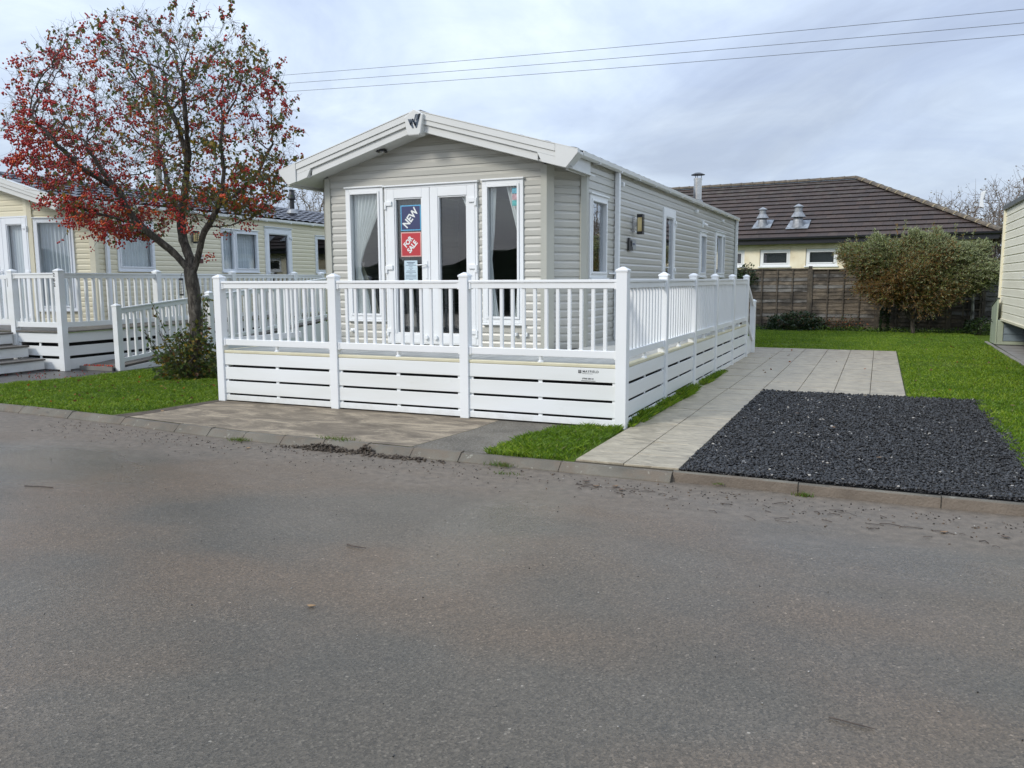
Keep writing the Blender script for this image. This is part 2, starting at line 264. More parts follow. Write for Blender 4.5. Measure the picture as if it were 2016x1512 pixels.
# ------------------------------------------------------------------ mesh tools
W = {}
def T(x, y, z=0): return Matrix.Translation((x, y, z))
def RZ(a): return Matrix.Rotation(a, 4, 'Z')
def thing(name, label, cat, loc=(0, 0, 0), rotz=0, group=None):
    o = bpy.data.objects.new(name, None); COL.objects.link(o); o.location = loc; o.rotation_euler = (0, 0, rotz); o.empty_display_size = .2
    o['label'] = label; o['category'] = cat
    if group: o['group'] = group
    W[o] = T(*loc) @ RZ(rotz); return o
def tag(o, label, cat, group=None):
    o['label'] = label; o['category'] = cat
    if group: o['group'] = group
    return o
class MB:
    def __init__(s, M=None): s.v = []; s.f = []; s.mi = []; s.M = M or Matrix(); s.flip = s.M.determinant() < 0
    def add(s, vs, fs, mi=0):
        n = len(s.v); s.v += [s.M @ Vector(p) for p in vs]
        for f in fs:
            f = [n+i for i in f]
            s.f.append(f[::-1] if s.flip else f); s.mi.append(mi)
    def box(s, x0, x1, y0, y1, z0, z1, mi=0):
        s.add([(x0, y0, z0), (x1, y0, z0), (x1, y1, z0), (x0, y1, z0), (x0, y0, z1), (x1, y0, z1), (x1, y1, z1), (x0, y1, z1)],
              [(0, 3, 2, 1), (4, 5, 6, 7), (0, 1, 5, 4), (1, 2, 6, 5), (2, 3, 7, 6), (3, 0, 4, 7)], mi)
    def ext(s, pts, vec, mi=0):
        n = len(pts); v = Vector(vec); P = [Vector(p) for p in pts]
        nrm = sum(((P[i]-P[0]).cross(P[(i+1) % n]-P[0]) for i in range(1, n)), Vector())
        if nrm.dot(v) > 0: P = P[::-1]
        s.add(P+[p+v for p in P], [tuple(range(n)), tuple(range(2*n-1, n-1, -1))]+[(i, n+i, n+(i+1) % n, (i+1) % n) for i in range(n)], mi)
    def quad(s, *p, mi=0): s.add(p, [tuple(range(len(p)))], mi)
    def tube(s, pts, rad, sides=8, mi=0, cap=True):
        P = [Vector(p) for p in pts]; n = len(P); rad = rad if hasattr(rad, '__len__') else [rad]*n
        ref = None; vs = []
        for i in range(n):
            d = (P[min(i+1, n-1)]-P[max(i-1, 0)]).normalized()
            if ref is None: ref = d.orthogonal().normalized()
            ref = (ref-d*ref.dot(d)); ref = ref.normalized() if ref.length > 1e-6 else d.orthogonal().normalized()
            q = d.cross(ref)
            for k in range(sides):
                a = 2*math.pi*k/sides; vs.append(P[i]+(ref*math.cos(a)+q*math.sin(a))*rad[i])
        fs = [(i*sides+k, i*sides+(k+1) % sides, (i+1)*sides+(k+1) % sides, (i+1)*sides+k) for i in range(n-1) for k in range(sides)]
        if cap: fs += [tuple(range(sides))[::-1], tuple((n-1)*sides+k for k in range(sides))]
        s.add(vs, fs, mi)
    def lathe(s, prof, c, sides=16, mi=0):
        n = len(prof); vs = [(c[0]+r*math.cos(2*math.pi*k/sides), c[1]+r*math.sin(2*math.pi*k/sides), c[2]+z) for r, z in prof for k in range(sides)]
        fs = [(i*sides+k, i*sides+(k+1) % sides, (i+1)*sides+(k+1) % sides, (i+1)*sides+k) for i in range(n-1) for k in range(sides)]
        fs += [tuple(range(sides))[::-1], tuple((n-1)*sides+k for k in range(sides))]
        s.add(vs, fs, mi)
    def mesh(s, name, mats, inv=None, smooth=False):
        me = bpy.data.meshes.new(name); vs = [inv @ p for p in s.v] if inv else s.v
        me.from_pydata([tuple(p) for p in vs], [], s.f)
        for m in (mats if isinstance(mats, (list, tuple)) else [mats]): me.materials.append(m)
        if any(s.mi): me.polygons.foreach_set('material_index', s.mi)
        if smooth: me.polygons.foreach_set('use_smooth', [True]*len(s.f))
        me.update(); return me
    def build(s, name, mats, parent=None, smooth=False, bevel=0):
        inv = W[parent].inverted() if parent else None
        o = bpy.data.objects.new(name, s.mesh(name, mats, inv, smooth)); COL.objects.link(o)
        if parent: o.parent = parent; W[o] = W[parent]
        else: W[o] = Matrix()
        if bevel:
            b = o.modifiers.new('bevel', 'BEVEL'); b.width = bevel; b.segments = 2; b.limit_method = 'ANGLE'; b.angle_limit = R(40)
        return o
def structure(o, kind='structure'): o['kind'] = kind; return o
def stamp(me, name, parent, Mw, bevel=0, label=None):
    o = bpy.data.objects.new(name, me); COL.objects.link(o); o.parent = parent
    m = W[parent].inverted() @ Mw; o.location = m.to_translation(); o.rotation_euler = m.to_euler(); W[o] = Mw
    if bevel:
        b = o.modifiers.new('bevel', 'BEVEL'); b.width = bevel; b.segments = 1
    return o
def raw_mesh(name, verts, faces_flat, nper, mats, mi=None, parent=None, smooth=False):
    """numpy arrays -> one mesh; nper = vertices per face"""
    me = bpy.data.meshes.new(name); nv = len(verts); nf = len(faces_flat)//nper
    verts = np.asarray(verts, dtype=np.float32)
    if parent is not None:
        I = np.array(W[parent].inverted()); verts = verts @ I[:3, :3].T + I[:3, 3]
    me.vertices.add(nv); me.vertices.foreach_set('co', np.asarray(verts, np.float32).ravel())
    me.loops.add(nf*nper); me.loops.foreach_set('vertex_index', np.asarray(faces_flat, np.int32).ravel())
    me.polygons.add(nf); me.polygons.foreach_set('loop_start', np.arange(0, nf*nper, nper, dtype=np.int32))
    for m in mats: me.materials.append(m)
    if mi is not None: me.polygons.foreach_set('material_index', np.asarray(mi, np.int32))
    if smooth: me.polygons.foreach_set('use_smooth', np.ones(nf, bool))
    me.update(calc_edges=True); me.validate()
    o = bpy.data.objects.new(name, me); COL.objects.link(o)
    if parent is not None: o.parent = parent; W[o] = W[parent]
    else: W[o] = Matrix()
    return o
def text(name, s, size, Mw, m, parent, bold=.0, extrude=.001, align='CENTER', sx=1, space=1):
    cu = bpy.data.curves.new(name, 'FONT'); cu.body = s; cu.size = size; cu.offset = bold; cu.extrude = extrude; cu.align_x = align; cu.align_y = 'CENTER'; cu.resolution_u = 3; cu.space_character = space
    to = bpy.data.objects.new(name, cu); me = bpy.data.meshes.new_from_object(to); bpy.data.objects.remove(to)
    me.transform(W[parent].inverted() @ Mw @ Matrix.Diagonal((sx, 1, 1, 1))); me.name = name; me.materials.clear(); me.materials.append(m)
    o = bpy.data.objects.new(name, me); COL.objects.link(o); o.parent = parent; W[o] = W[parent]; return o

# ------------------------------------------------------------------ ground
def sheet(name, poly, z, m, kind='structure'):
    mb = MB(); mb.add([(x, y, z) for x, y in poly], [tuple(range(len(poly)))]); return structure(mb.build(name, m), kind)
sheet('ground', [(-300, -300), (300, -300), (300, 300), (-300, 300)], -.10, soil)
KERB = [(-60, 3.2), (-24, .3), (-14, -.85), (-9, -1.2), (-7, -1.28), (-5.4, -1.36), (-4.4, -1.48), (-3.2, -1.58), (-1.5, -1.59), (.1, -1.60), (2.3, -1.645), (5, -1.66), (14, -1.75), (60, -2.2)]   # back edge of the kerb
road = MB(); road.add([(x, y+.02, -.07) for x, y in KERB]+[(60, -60, -.07), (-60, -60, -.07)], [tuple(range(len(KERB)+2))[::-1]]); structure(road.build('road', asphalt))
def kerb_at(x):
    for (a, b), (c, d) in zip(KERB, KERB[1:]):
        if a <= x <= c: return b+(d-b)*(x-a)/(c-a)
    return -1.7
kb = MB(); x = -16.
r2 = random.Random(3)
while x < 9:
    L = .92 if x > -1 else (.9 if x < -5 else .48)
    x1 = x+L; g = .001+.002*r2.random(); up = x > .05
    hz = .002+.006*r2.random() if up else -.005+.009*r2.random()
    ya, yb = kerb_at(x+g), kerb_at(x1-g); jy = .004*(r2.random()-.5)
    ya += jy; yb += jy; wd = .105
    if up: prof = [(0, -.12), (0, hz), (-.030, hz), (-.050, hz-.004), (-.062, -.12)]
    else: prof = [(0, -.12), (0, hz), (-.055, hz-.002), (-wd-.02, -.062), (-wd-.03, -.12)]
    n = len(prof)
    vs = [(x+g, ya+p, q) for p, q in prof]+[(x1-g, yb+p, q) for p, q in prof]
    fs = [(i, n+i, n+(i+1) % n, (i+1) % n) for i in range(n)]+[tuple(range(n))[::-1], tuple(range(n, 2*n))]
    kb.add(vs, fs, 1 if False else 0); 
    if up:                                                       # the silted front face
        kb.mi[-len(fs)+3] = 1
    x = x1
structure(kb.build('kerb', [kerb_m, kerb_d], bevel=.004))
kbed = MB(); kbed.add([(x, y+.012, -.012) for x, y in KERB[1:-1]]+[(x, y-.045, -.030) for x, y in KERB[1:-1]][::-1], [tuple(range(2*len(KERB[1:-1])))]); structure(kbed.build('kerb_bedding', kerb_d))
def back(xs): return [(x, kerb_at(x)+.004) for x in xs]
sheet('lawn', back([-24, -14, -9, -7, -5.27])+[(-5.22, -.9), (-5.16, .0), (-5.2, 3), (-5.3, 15.6), (-9, 15.6), (-9.0, 1.85), (-9.0, .75), (-9.35, -.03), (-13, -.12), (-24, .9)], -.006, soil)
sheet('lawn', [(.05, -.02)]+[(-.34, -.05), (-.62, -.3), (-.74, -.95), (-.72, kerb_at(-.7)+.004), (.07, kerb_at(.07)+.004)], -.004, soil)
sheet('lawn', [(2.66, 3.39), (3.44, 3.36), (3.48, kerb_at(3.5)+.004), (9, kerb_at(9)), (9, 18.1), (-9, 18.1), (-9, 15.6), (-5.3, 15.6), (-5.3, 10.6), (2.66, 10.6)], -.006, soil)
sheet('apron', back([-5.27, -4.4, -3.2, -1.9, -1.48])+[(-1.35, -.6), (-1.3, 1.5), (-5.1, 1.5), (-5.16, .0), (-5.22, -.9)], -.001, apron_m)
sheet('apron', back([-1.48, -.72])+[(-.74, -.95), (-.62, -.3), (-.34, -.05), (-.3, 1.5), (-1.3, 1.5), (-1.35, -.6)], -.003, apron_g)
sheet('under_home_pad', [(-5.1, 1.5), (.09, 1.5), (.09, 10.4), (-1, 10.4), (-1, 14), (-5.1, 14)], -.002, earth)
sheet('soil_strip', [(-5.47, -1.37), (-5.2, -1.37), (-5.15, -.9), (-5.10, -.02), (-5.02, .0), (-5.02, .12), (-5.22, .1), (-5.30, -.5), (-5.34, -1.)], .001, earth)
sheet('soil_strip', [(.05, -.02), (.14, -.02), (.16, 6), (.05, 8.2)], .0, earth)
drive = mat("wet_tarmac_path", (.10, .092, .085), .4, (.06, .055, .052), 2.5, 6, .3, .7, bump=.4, bscale=90)
sheet('path', [(-9.0, .75), (-9.35, -.03), (-13, -.12), (-24, .9), (-24, 6), (-9.2, 6), (-9.0, 1.9)], -.0045, drive)
sheet('home_base_slab', [(4.63, 6.0), (4.69, 13.9), (9, 13.9), (9, 6)], .012, concrete)
kb = MB(); kb.box(4.56, 4.63, 5.5, 13.9, -.05, .03); structure(kb.build('slab_edging', concrete, bevel=.01))
# stamped paving, each slab its own block in one sheet
pv = MB(); bed = MB()
bed.box(.075, .94, kerb_at(.5)+.01, 3.33, -.05, .002); bed.box(-.12, 2.66, 3.332, 10.45, -.05, .002); structure(bed.build('paving_bed', joint_m))
r2 = random.Random(5)
def slab(x0, x1, y0, y1):
    g = .0035; gy = .006; dz = .016+.004*r2.random(); j = [r2.uniform(-.012, .012) for _ in range(4)]
    pv.add([(x0+g, y0+gy+j[0], -.02), (x1-g, y0+gy+j[1], -.02), (x1-g, y1-gy+j[2]*.5, -.02), (x0+g, y1-gy+j[3]*.5, -.02), (x0+g, y0+gy+j[0], dz), (x1-g, y0+gy+j[1], dz), (x1-g, y1-gy+j[2]*.5, dz), (x0+g, y1-gy+j[3]*.5, dz)],
           [(0, 3, 2, 1), (4, 5, 6, 7), (0, 1, 5, 4), (1, 2, 6, 5), (2, 3, 7, 6), (3, 0, 4, 7)])
y = kerb_at(.5)+.012; k = 0; hs = [.39, .55, .55, .42, .53, .55, .42, .55, .50, .55]
while y < 3.3:
    h = min(hs[k % 10], 3.335-y); h = h if 3.335-y-h > .2 else 3.335-y
    slab(.08, .488, y, y+h); k += 1; y += h
y = kerb_at(.5)+.012; k = 3
while y < 3.3:
    h = min(hs[k % 10], 3.335-y); h = h if 3.335-y-h > .2 else 3.335-y
    slab(.488, .935, y, y+h); k += 1; y += h
xs = [-.12, .50, .93, 1.37, 1.81, 2.24, 2.655]; 
for i, (a, b_) in enumerate(zip(xs, xs[1:])):
    y = 3.335; k = i*3
    while y < 10.4:
        h = min(hs[k % 10]*1.05, 10.45-y); h = h if 10.45-y-h > .2 else 10.45-y
        slab(a if not (i == 0 and y < 9.3 and False) else .1, b_, y, y+h); k += 1; y += h
structure(pv.build('paving', paving, bevel=.004))

# ------------------------------------------------------------------ slate chippings
sheet('gravel_bed', [(.935, kerb_at(.94)+.005), (3.49, kerb_at(3.5)+.005), (3.44, 3.38), (.935, 3.335)], .004, gravel_m)
g = np.random.default_rng(2)
def chips(n, sampler, s0, s1, flat, mats, probs, name, zoff):
    base = np.array([(1, .1, 0), (.35, .9, .1), (-.7, .7, -.05), (-1, -.2, .1), (-.3, -.95, 0), (.75, -.7, .05), (.15, .1, 1), (0, 0, -1)], float)
    fc = [(0, 1, 6), (1, 2, 6), (2, 3, 6), (3, 4, 6), (4, 5, 6), (5, 0, 6), (1, 0, 7), (2, 1, 7), (3, 2, 7), (4, 3, 7), (5, 4, 7), (0, 5, 7)]
    P = sampler(n); n = len(P); s = g.uniform(s0, s1, n)**1.0
    V = np.repeat(base[None], n, 0)*g.uniform(.7, 1.25, (n, 8, 1)); V[:, :, 2] *= flat*g.uniform(.5, 1.3, (n, 1)); V[:, :, 1] *= g.uniform(.45, .95, (n, 1))
    V *= s[:, None, None]
    a = g.uniform(0, 2*np.pi, n); tl = g.normal(0, .45, n); 
    c, s_ = np.cos(tl)[:, None], np.sin(tl)[:, None]
    x, y, z = V[:, :, 0], V[:, :, 1], V[:, :, 2]; x, z = x*c+z*s_, -x*s_+z*c
    c, s_ = np.cos(a)[:, None], np.sin(a)[:, None]; x, y = x*c-y*s_, x*s_+y*c
    V = np.stack([x+P[:, 0:1], y+P[:, 1:2], z+P[:, 2:3]+zoff], -1).reshape(-1, 3)
    F = (np.array(fc)[None]+np.arange(n)[:, None, None]*8).ravel(); mi = np.repeat(g.choice(len(mats), n, p=probs), 12)
    return raw_mesh(name, V, F, 3, mats, mi)
def gs(n):
    # denser towards the road, where each stone shows
    y = -1.62+(3.36+1.62)*g.random(n)**1.25; x = .945+(2.53)*g.random(n); return np.stack([x, y, g.uniform(.006, .03, n)], 1)
o = chips(56000, gs, .007, .024, .45, [stone_a, stone_b, stone_c], [.70, .292, .008], 'slate_chippings', 0); structure(o, 'stuff'); o['label'] = 'bed of dark slate chippings beside the paved path'; o['category'] = 'gravel'

# ------------------------------------------------------------------ grass
def inpoly(P, poly):
    x, y = P[:, 0], P[:, 1]; r = np.zeros(len(P), bool); n = len(poly)
    for i in range(n):
        (x1, y1), (x2, y2) = poly[i], poly[(i+1) % n]
        c = ((y1 > y) != (y2 > y)) & (x < (x2-x1)*(y-y1)/(y2-y1+1e-12)+x1); r ^= c
    return r
def vnoise(P, sc, seed):
    q = P*sc; i = np.floor(q).astype(int); f = q-i; f = f*f*(3-2*f)
    def h(a, b): 
        v = np.sin(a*127.1+b*311.7+seed*74.7)*43758.5453; return v-np.floor(v)
    return (h(i[:, 0], i[:, 1])*(1-f[:, 0])+h(i[:, 0]+1, i[:, 1])*f[:, 0])*(1-f[:, 1])+(h(i[:, 0], i[:, 1]+1)*(1-f[:, 0])+h(i[:, 0]+1, i[:, 1]+1)*f[:, 0])*f[:, 1]
def grass(name, poly, dens, h0, h1, width, label, bare=.0, z=0., nozone=()):
    P = np.array(poly); lo, hi = P.min(0), P.max(0); n = int(dens*np.prod(hi-lo)); Q = lo+(hi-lo)*g.random((n, 2)); Q = Q[inpoly(Q, poly)]
    nz = vnoise(Q, 1.3, 1)*.6+vnoise(Q, 4.1, 2)*.4
    keep = g.random(len(Q)) > bare*np.clip((nz-.62)*6, 0, 1)
    for (cx, cy, rx, ry) in nozone:
        e = ((Q[:, 0]-cx)/rx)**2+((Q[:, 1]-cy)/ry)**2+.8*(vnoise(Q, 5, 8)-.5); keep &= (e > 1) | (g.random(len(Q)) > .8)
    Q = Q[keep]; nz = nz[keep]; n = len(Q)
    h = g.uniform(h0, h1, n)*(.7+.6*vnoise(Q, 7, 3)); a = g.uniform(0, 2*np.pi, n); ln = g.normal(0, .55, (n, 2))*h[:, None]
    d = np.stack([np.cos(a), np.sin(a)], 1)*width*g.uniform(.6, 1.3, (n, 1))/2
    V = np.zeros((n, 4, 3)); V[:, 0, :2] = Q-d; V[:, 1, :2] = Q+d; V[:, 2, :2] = Q+ln*.45+d*.7; V[:, 3, :2] = Q+ln
    V[:, :, 2] = z; V[:, 2, 2] += h*.62; V[:, 3, 2] += h*.95
    F = (np.array([0, 1, 2, 3])[None]+np.arange(n)[:, None]*4).ravel()
    u = g.random(n); mi = np.where(u < .50, 0, np.where(u < .50+.30*np.clip(nz*2-.4, 0, 1), 1, np.where(u < .985, 2, 3)))
    o = raw_mesh(name, V.reshape(-1, 3), F, 4, [grass_a, grass_b, grass_c, grass_d], mi); structure(o, 'stuff'); o['label'] = label; o['category'] = 'grass'; return o
LA = [(-9.35, -.05), (-12.5, -.15), (-12.5, -.93), (-9, -1.18), (-7, -1.28), (-5.50, -1.36), (-5.36, -.9), (-5.25, -.1), (-5.22, .2), (-5.24, 3.), (-8.95, 3.0), (-8.97, 1.9), (-8.97, .8)]
grass('grass', LA, 6500, .022, .045, .0065, 'green grass under the berry tree left of the white deck', bare=.3, nozone=[(-5.30, -.45, .12, .6), (-5.45, -1.2, .2, .15), (-7.2, 1.75, .7, .3), (-6.9, -1.2, .35, .06)])
grass('grass', [(.04, -.07), (-.34, -.09), (-.60, -.3), (-.72, -.95), (-.73, kerb_at(-.7)-.0), (-.4, kerb_at(-.4)-.03), (.05, kerb_at(.07)+.02)], 11000, .03, .06, .006, 'small tuft of long grass in front of the deck corner', nozone=[(.05, -1.2, .09, .6)])
grass('grass', [(.058, .02), (.105, .02), (.15, 2.2), (.13, 2.9), (.058, 3.3)], 15000, .05, .11, .006, 'narrow line of grass along the foot of the side deck')
grass('grass', [(.058, 3.5), (.14, 3.6), (.13, 5.4), (.058, 5.5)], 9000, .04, .09, .006, 'second line of grass further along the side deck')
RA = [(2.68, 3.40), (3.47, 3.38), (3.50, -1.66), (4.55, -1.68), (4.55, 17.3), (-1.6, 17.3), (-.2, 10.5), (2.68, 10.5)]
grass('grass', RA, 2900, .02, .038, .010, 'wide green lawn between the paving and the wooden fence', bare=.35, nozone=[(.6, 11.7, 1.1, .45), (3.4, 8.0, .6, .6), (2.9, 6.2, .05, .3)])
grass('grass', [(3.40, -1.66), (3.53, -1.66), (3.5, 3.42), (2.7, 3.46), (2.7, 3.38), (3.40, 3.3)], 6000, .03, .06, .009, 'grass edge creeping over the slate chippings')
def tuft(x, y, z, n, r, h, label):
    P = np.stack([x+g.normal(0, r, n), y+g.normal(0, r*.4, n)], 1); a = g.uniform(0, 6.28, n); hh = g.uniform(.4, 1, n)*h*.7; n_ = n
    d = np.stack([np.cos(a), np.sin(a)], 1)*.004; ln = g.normal(0, .6, (n, 2))*hh[:, None]
    V = np.zeros((n, 3, 3)); V[:, 0, :2] = P-d; V[:, 1, :2] = P+d; V[:, 2, :2] = P+ln; V[:, :, 2] = z; V[:, 2, 2] += hh
    o = raw_mesh('grass_tuft', V.reshape(-1, 3), np.arange(n*3), 3, [grass_c, leaf_olive], g.integers(0, 2, n)); structure(o, 'stuff'); o['label'] = label; o['category'] = 'weeds'
tuft(-3.35, -1.74, -.06, 120, .06, .06, 'weed tuft at the dropped kerb left of the mud heap')
tuft(-2.28, -1.58, .0, 150, .10, .05, 'thin weed growing along the kerb behind the mud heap')
tuft(-.52, -1.74, -.06, 110, .07, .07, 'weed sprouting at the kerb corner of the small grass patch')
tuft(-.38, -1.95, -.07, 60, .07, .03, 'yellowish weed lying in the gutter by the grass patch')
tuft(1.86, -1.74, -.07, 110, .035, .05, 'weed at the foot of the kerb beside the slate chippings')
tuft(1.25, -1.71, -.05, 25, .02, .03, 'tiny weed in the kerb joint near the paving')

# ------------------------------------------------------------------ siding, openings, homes
PROF = [(0, .011), (.60, .011), (.80, .002), (1., .000)]
def siding(mb, p0, p1, z0, z1, rng, ops, pitch=.1, prof=PROF):
    p0, p1 = Vector(p0), Vector(p1); t = (p1-p0).normalized(); n = Vector((t.y, -t.x)); L = (p1-p0).length
    rng = rng or (lambda z: (0, L))
    zs = set([z0, z1]); k = 0
    while z0+k*pitch < z1:
        for f, _ in prof[:-1]: zs.add(round(z0+(k+f)*pitch, 5))
        k += 1
    for a in ops: zs.add(a[2]); zs.add(a[3])
    zs = sorted(z for z in zs if z0 <= z <= z1)
    def off(z, side):                       # side 0: looking up from z, 1: arriving at z from below
        q = (z-z0)/pitch; f = q-math.floor(q+1e-6); 
        if side == 1 and f < 1e-4: f = 1.
        f = max(f, 0)
        for (a, u), (b, v) in zip(prof, prof[1:]):
            if a-1e-6 <= f <= b+1e-6: return u+(v-u)*(f-a)/(b-a)
        return prof[-1][1]
    def P(a, o, z): q = p0+t*a+n*o; return (q.x, q.y, z)
    for za, zb in zip(zs, zs[1:]):
        if zb-za < 1e-5: continue
        la, ra = rng(za); lb, rb = rng(zb)
        cuts = sorted((o[0], o[1]) for o in ops if o[2] < zb-1e-6 and o[3] > za+1e-6)
        segs = []; ca, cb = la, lb
        for a, b in cuts: segs.append((ca, a, cb, a)); ca = cb = b
        segs.append((ca, ra, cb, rb))
        oa, ob = off(za, 0), off(zb, 1)
        for (a0, a1, b0, b1) in segs:
            if a1-a0 < 1e-4 and b1-b0 < 1e-4: continue
            mb.add([P(a0, oa, za), P(a1, oa, za), P(max(b1, b0), ob, zb), P(b0, ob, zb)], [(0, 1, 2, 3)])
            f = (za-z0)/pitch
            if abs(f-round(f)) < 1e-3: mb.add([P(a0, prof[-1][1], za), P(a1, prof[-1][1], za), P(a1, oa, za), P(a0, oa, za)], [(0, 1, 2, 3)])
def wallframe(M, p0, p1):
    p0, p1 = Vector(p0), Vector(p1); t = (p1-p0).normalized(); n = Vector((t.y, -t.x))
    return M @ Matrix(((t.x, n.x, 0, p0.x), (t.y, n.y, 0, p0.y), (0, 0, 1, 0), (0, 0, 0, 1)))
def textframe(WF, a, out, z, ang=0):     # X along the wall, Y up, Z out of the wall
    return WF @ Matrix(((1, 0, 0, a), (0, 0, 1, out), (0, 1, 0, z), (0, 0, 0, 1))) @ Matrix.Rotation(ang, 4, 'Z')
def frame_bars(mb, a0, a1, z0, z1, w, o0, o1):
    mb.box(a0, a0+w, o0, o1, z0, z1); mb.box(a1-w, a1, o0, o1, z0, z1); mb.box(a0+w, a1-w, o0, o1, z0, z0+w); mb.box(a0+w, a1-w, o0, o1, z1-w, z1)
def window(root, WF, a0, a1, z0, z1, mull=(), m=upvc, gm=glass_m, w=.05, name='window', drip=True, sash=None):
    mb = MB(WF); frame_bars(mb, a0, a1, z0, z1, w, -.05, .032)
    for q in mull: mb.box(q-.035, q+.035, -.05, .030, z0+w, z1-w)
    edges = [a0+w]+[v for q in mull for v in (q-.035, q+.035)]+[a1-w]
    for i in range(0, len(edges), 2):        # inner bead, and a sash where the light opens
        s = .028 if sash is None or (i//2) in sash else .012
        frame_bars(mb, edges[i]+.002, edges[i+1]-.002, z0+w+.002, z1-w-.002, s, -.03, .045 if s > .02 else .02)
    if drip: mb.box(a0-.012, a1+.012, .0, .055, z1+.002, z1+.022)
    fr = mb.build(name, m, root, bevel=.004)
    for i in range(0, len(edges), 2):
        pb = MB(WF); pb.box(edges[i]+.014, edges[i+1]-.014, -.012, -.004, z0+w+.014, z1-w-.014); pb.build('pane', gm, fr)
    if not drip or True:
        sb = MB(WF); sb.box(a0-.01, a1+.01, .0, .06, z0-.026, z0-.002); sb.build('sill', m, fr, bevel=.004)
    return fr
def door_leaf(root, WF, a0, a1, z0, z1, hinge, handle=True, w=.115, m=upvc, gm=glass_m, pane_to=None, hin=3):
    mb = MB(WF); o0, o1 = -.03, .04
    mb.box(a0, a0+w, o0, o1, z0, z1); mb.box(a1-w, a1, o0, o1, z0, z1); mb.box(a0+w, a1-w, o0, o1, z1-w, z1)
    pz = pane_to if pane_to else z0+w
    mb.box(a0+w, a1-w, o0, o1, z0, pz); frame_bars(mb, a0+w+.001, a1-w-.001, pz+.001, z1-w-.001, .016, -.02, .028)
    d = mb.build('door', m, root, bevel=.005)
    pb = MB(WF); pb.box(a0+w+.01, a1-w-.01, -.012, -.004, pz+.01, z1-w-.01); pb.build('pane', gm, d)
    hx = a0 if hinge < 0 else a1
    for k in range(hin):
        z = z0+.16+(z1-z0-.34)*k/(hin-1)
        hb = MB(WF); s = -hinge
        hb.box(min(hx-.012*s, hx+.085*s), max(hx-.012*s, hx+.085*s), .041, .062, z-.03, z+.03); hb.box(min(hx-.03*s, hx), max(hx-.03*s, hx), .034, .06, z-.075, z+.02); hb.build('hinge', m, d, bevel=.006)
    if handle:
        hx = a1-.05 if hinge < 0 else a0+.05; s = -1 if hinge < 0 else 1
        hb = MB(WF); z = z0+.96
        hb.box(hx-.014, hx+.014, .041, .05, z-.12, z+.11); hb.tube([(hx, .05, z+.06), (hx, .085, z+.06), (hx+s*.02, .09, z+.06), (hx+s*.13, .088, z+.055)], .008, 8); hb.build('handle', m, d, bevel=.003)
    return d
def drape(name, root, WF, z0, z1, left, right, depth, m, nfold=9, amp=.018, ph=0.):
    """pleated cloth: left(z), right(z) are its edges along the wall"""
    nz, na = 40, nfold*6; V = []; F = []
    for i in range(nz+1):
        z = z0+(z1-z0)*i/nz; l, r_ = left(z), right(z)
        for k in range(na+1):
            s = k/na; a = l+(r_-l)*s; V.append((a, -depth+amp*math.sin(s*nfold*6.283+ph+.6*math.sin(z*2.1+s*3)), z+.01*math.sin(s*5)))
    for i in range(nz):
        for k in range(na): F.append((i*(na+1)+k, i*(na+1)+k+1, (i+1)*(na+1)+k+1, (i+1)*(na+1)+k))
    mb = MB(WF); mb.add(V, F); return mb.build(name, m, root, smooth=True)
def tile_slope(mb, y0, y1, x_e, z_e, x_r, z_r, wave=.30, course=.34, amp=.034):
    L = math.hypot(x_r-x_e, z_r-z_e); nc = max(1, round(L/course)); ny = int((y1-y0)/wave*6); V = []; F = []
    sgn = 1 if x_r > x_e else -1; ux, uz = (x_r-x_e)/L, (z_r-z_e)/L; nx, nz = -uz*sgn, abs(ux)
    rows = []
    for c in range(nc): rows += [(c/nc, .030), ((c+1)/nc-.0005, .004)]
    for s, hgt in rows:
        for j in range(ny+1):
            y = y0+(y1-y0)*j/ny; h = hgt+amp*abs(math.sin(math.pi*(y-y0)/wave))**.8
            V.append((x_e+ux*L*s+nx*h, y, z_e+uz*L*s+nz*h))
    for i in range(len(rows)-1):
        for j in range(ny): F.append((i*(ny+1)+j, i*(ny+1)+j+1, (i+1)*(ny+1)+j+1, (i+1)*(ny+1)+j))
    mb.add(V, F)
K = .284
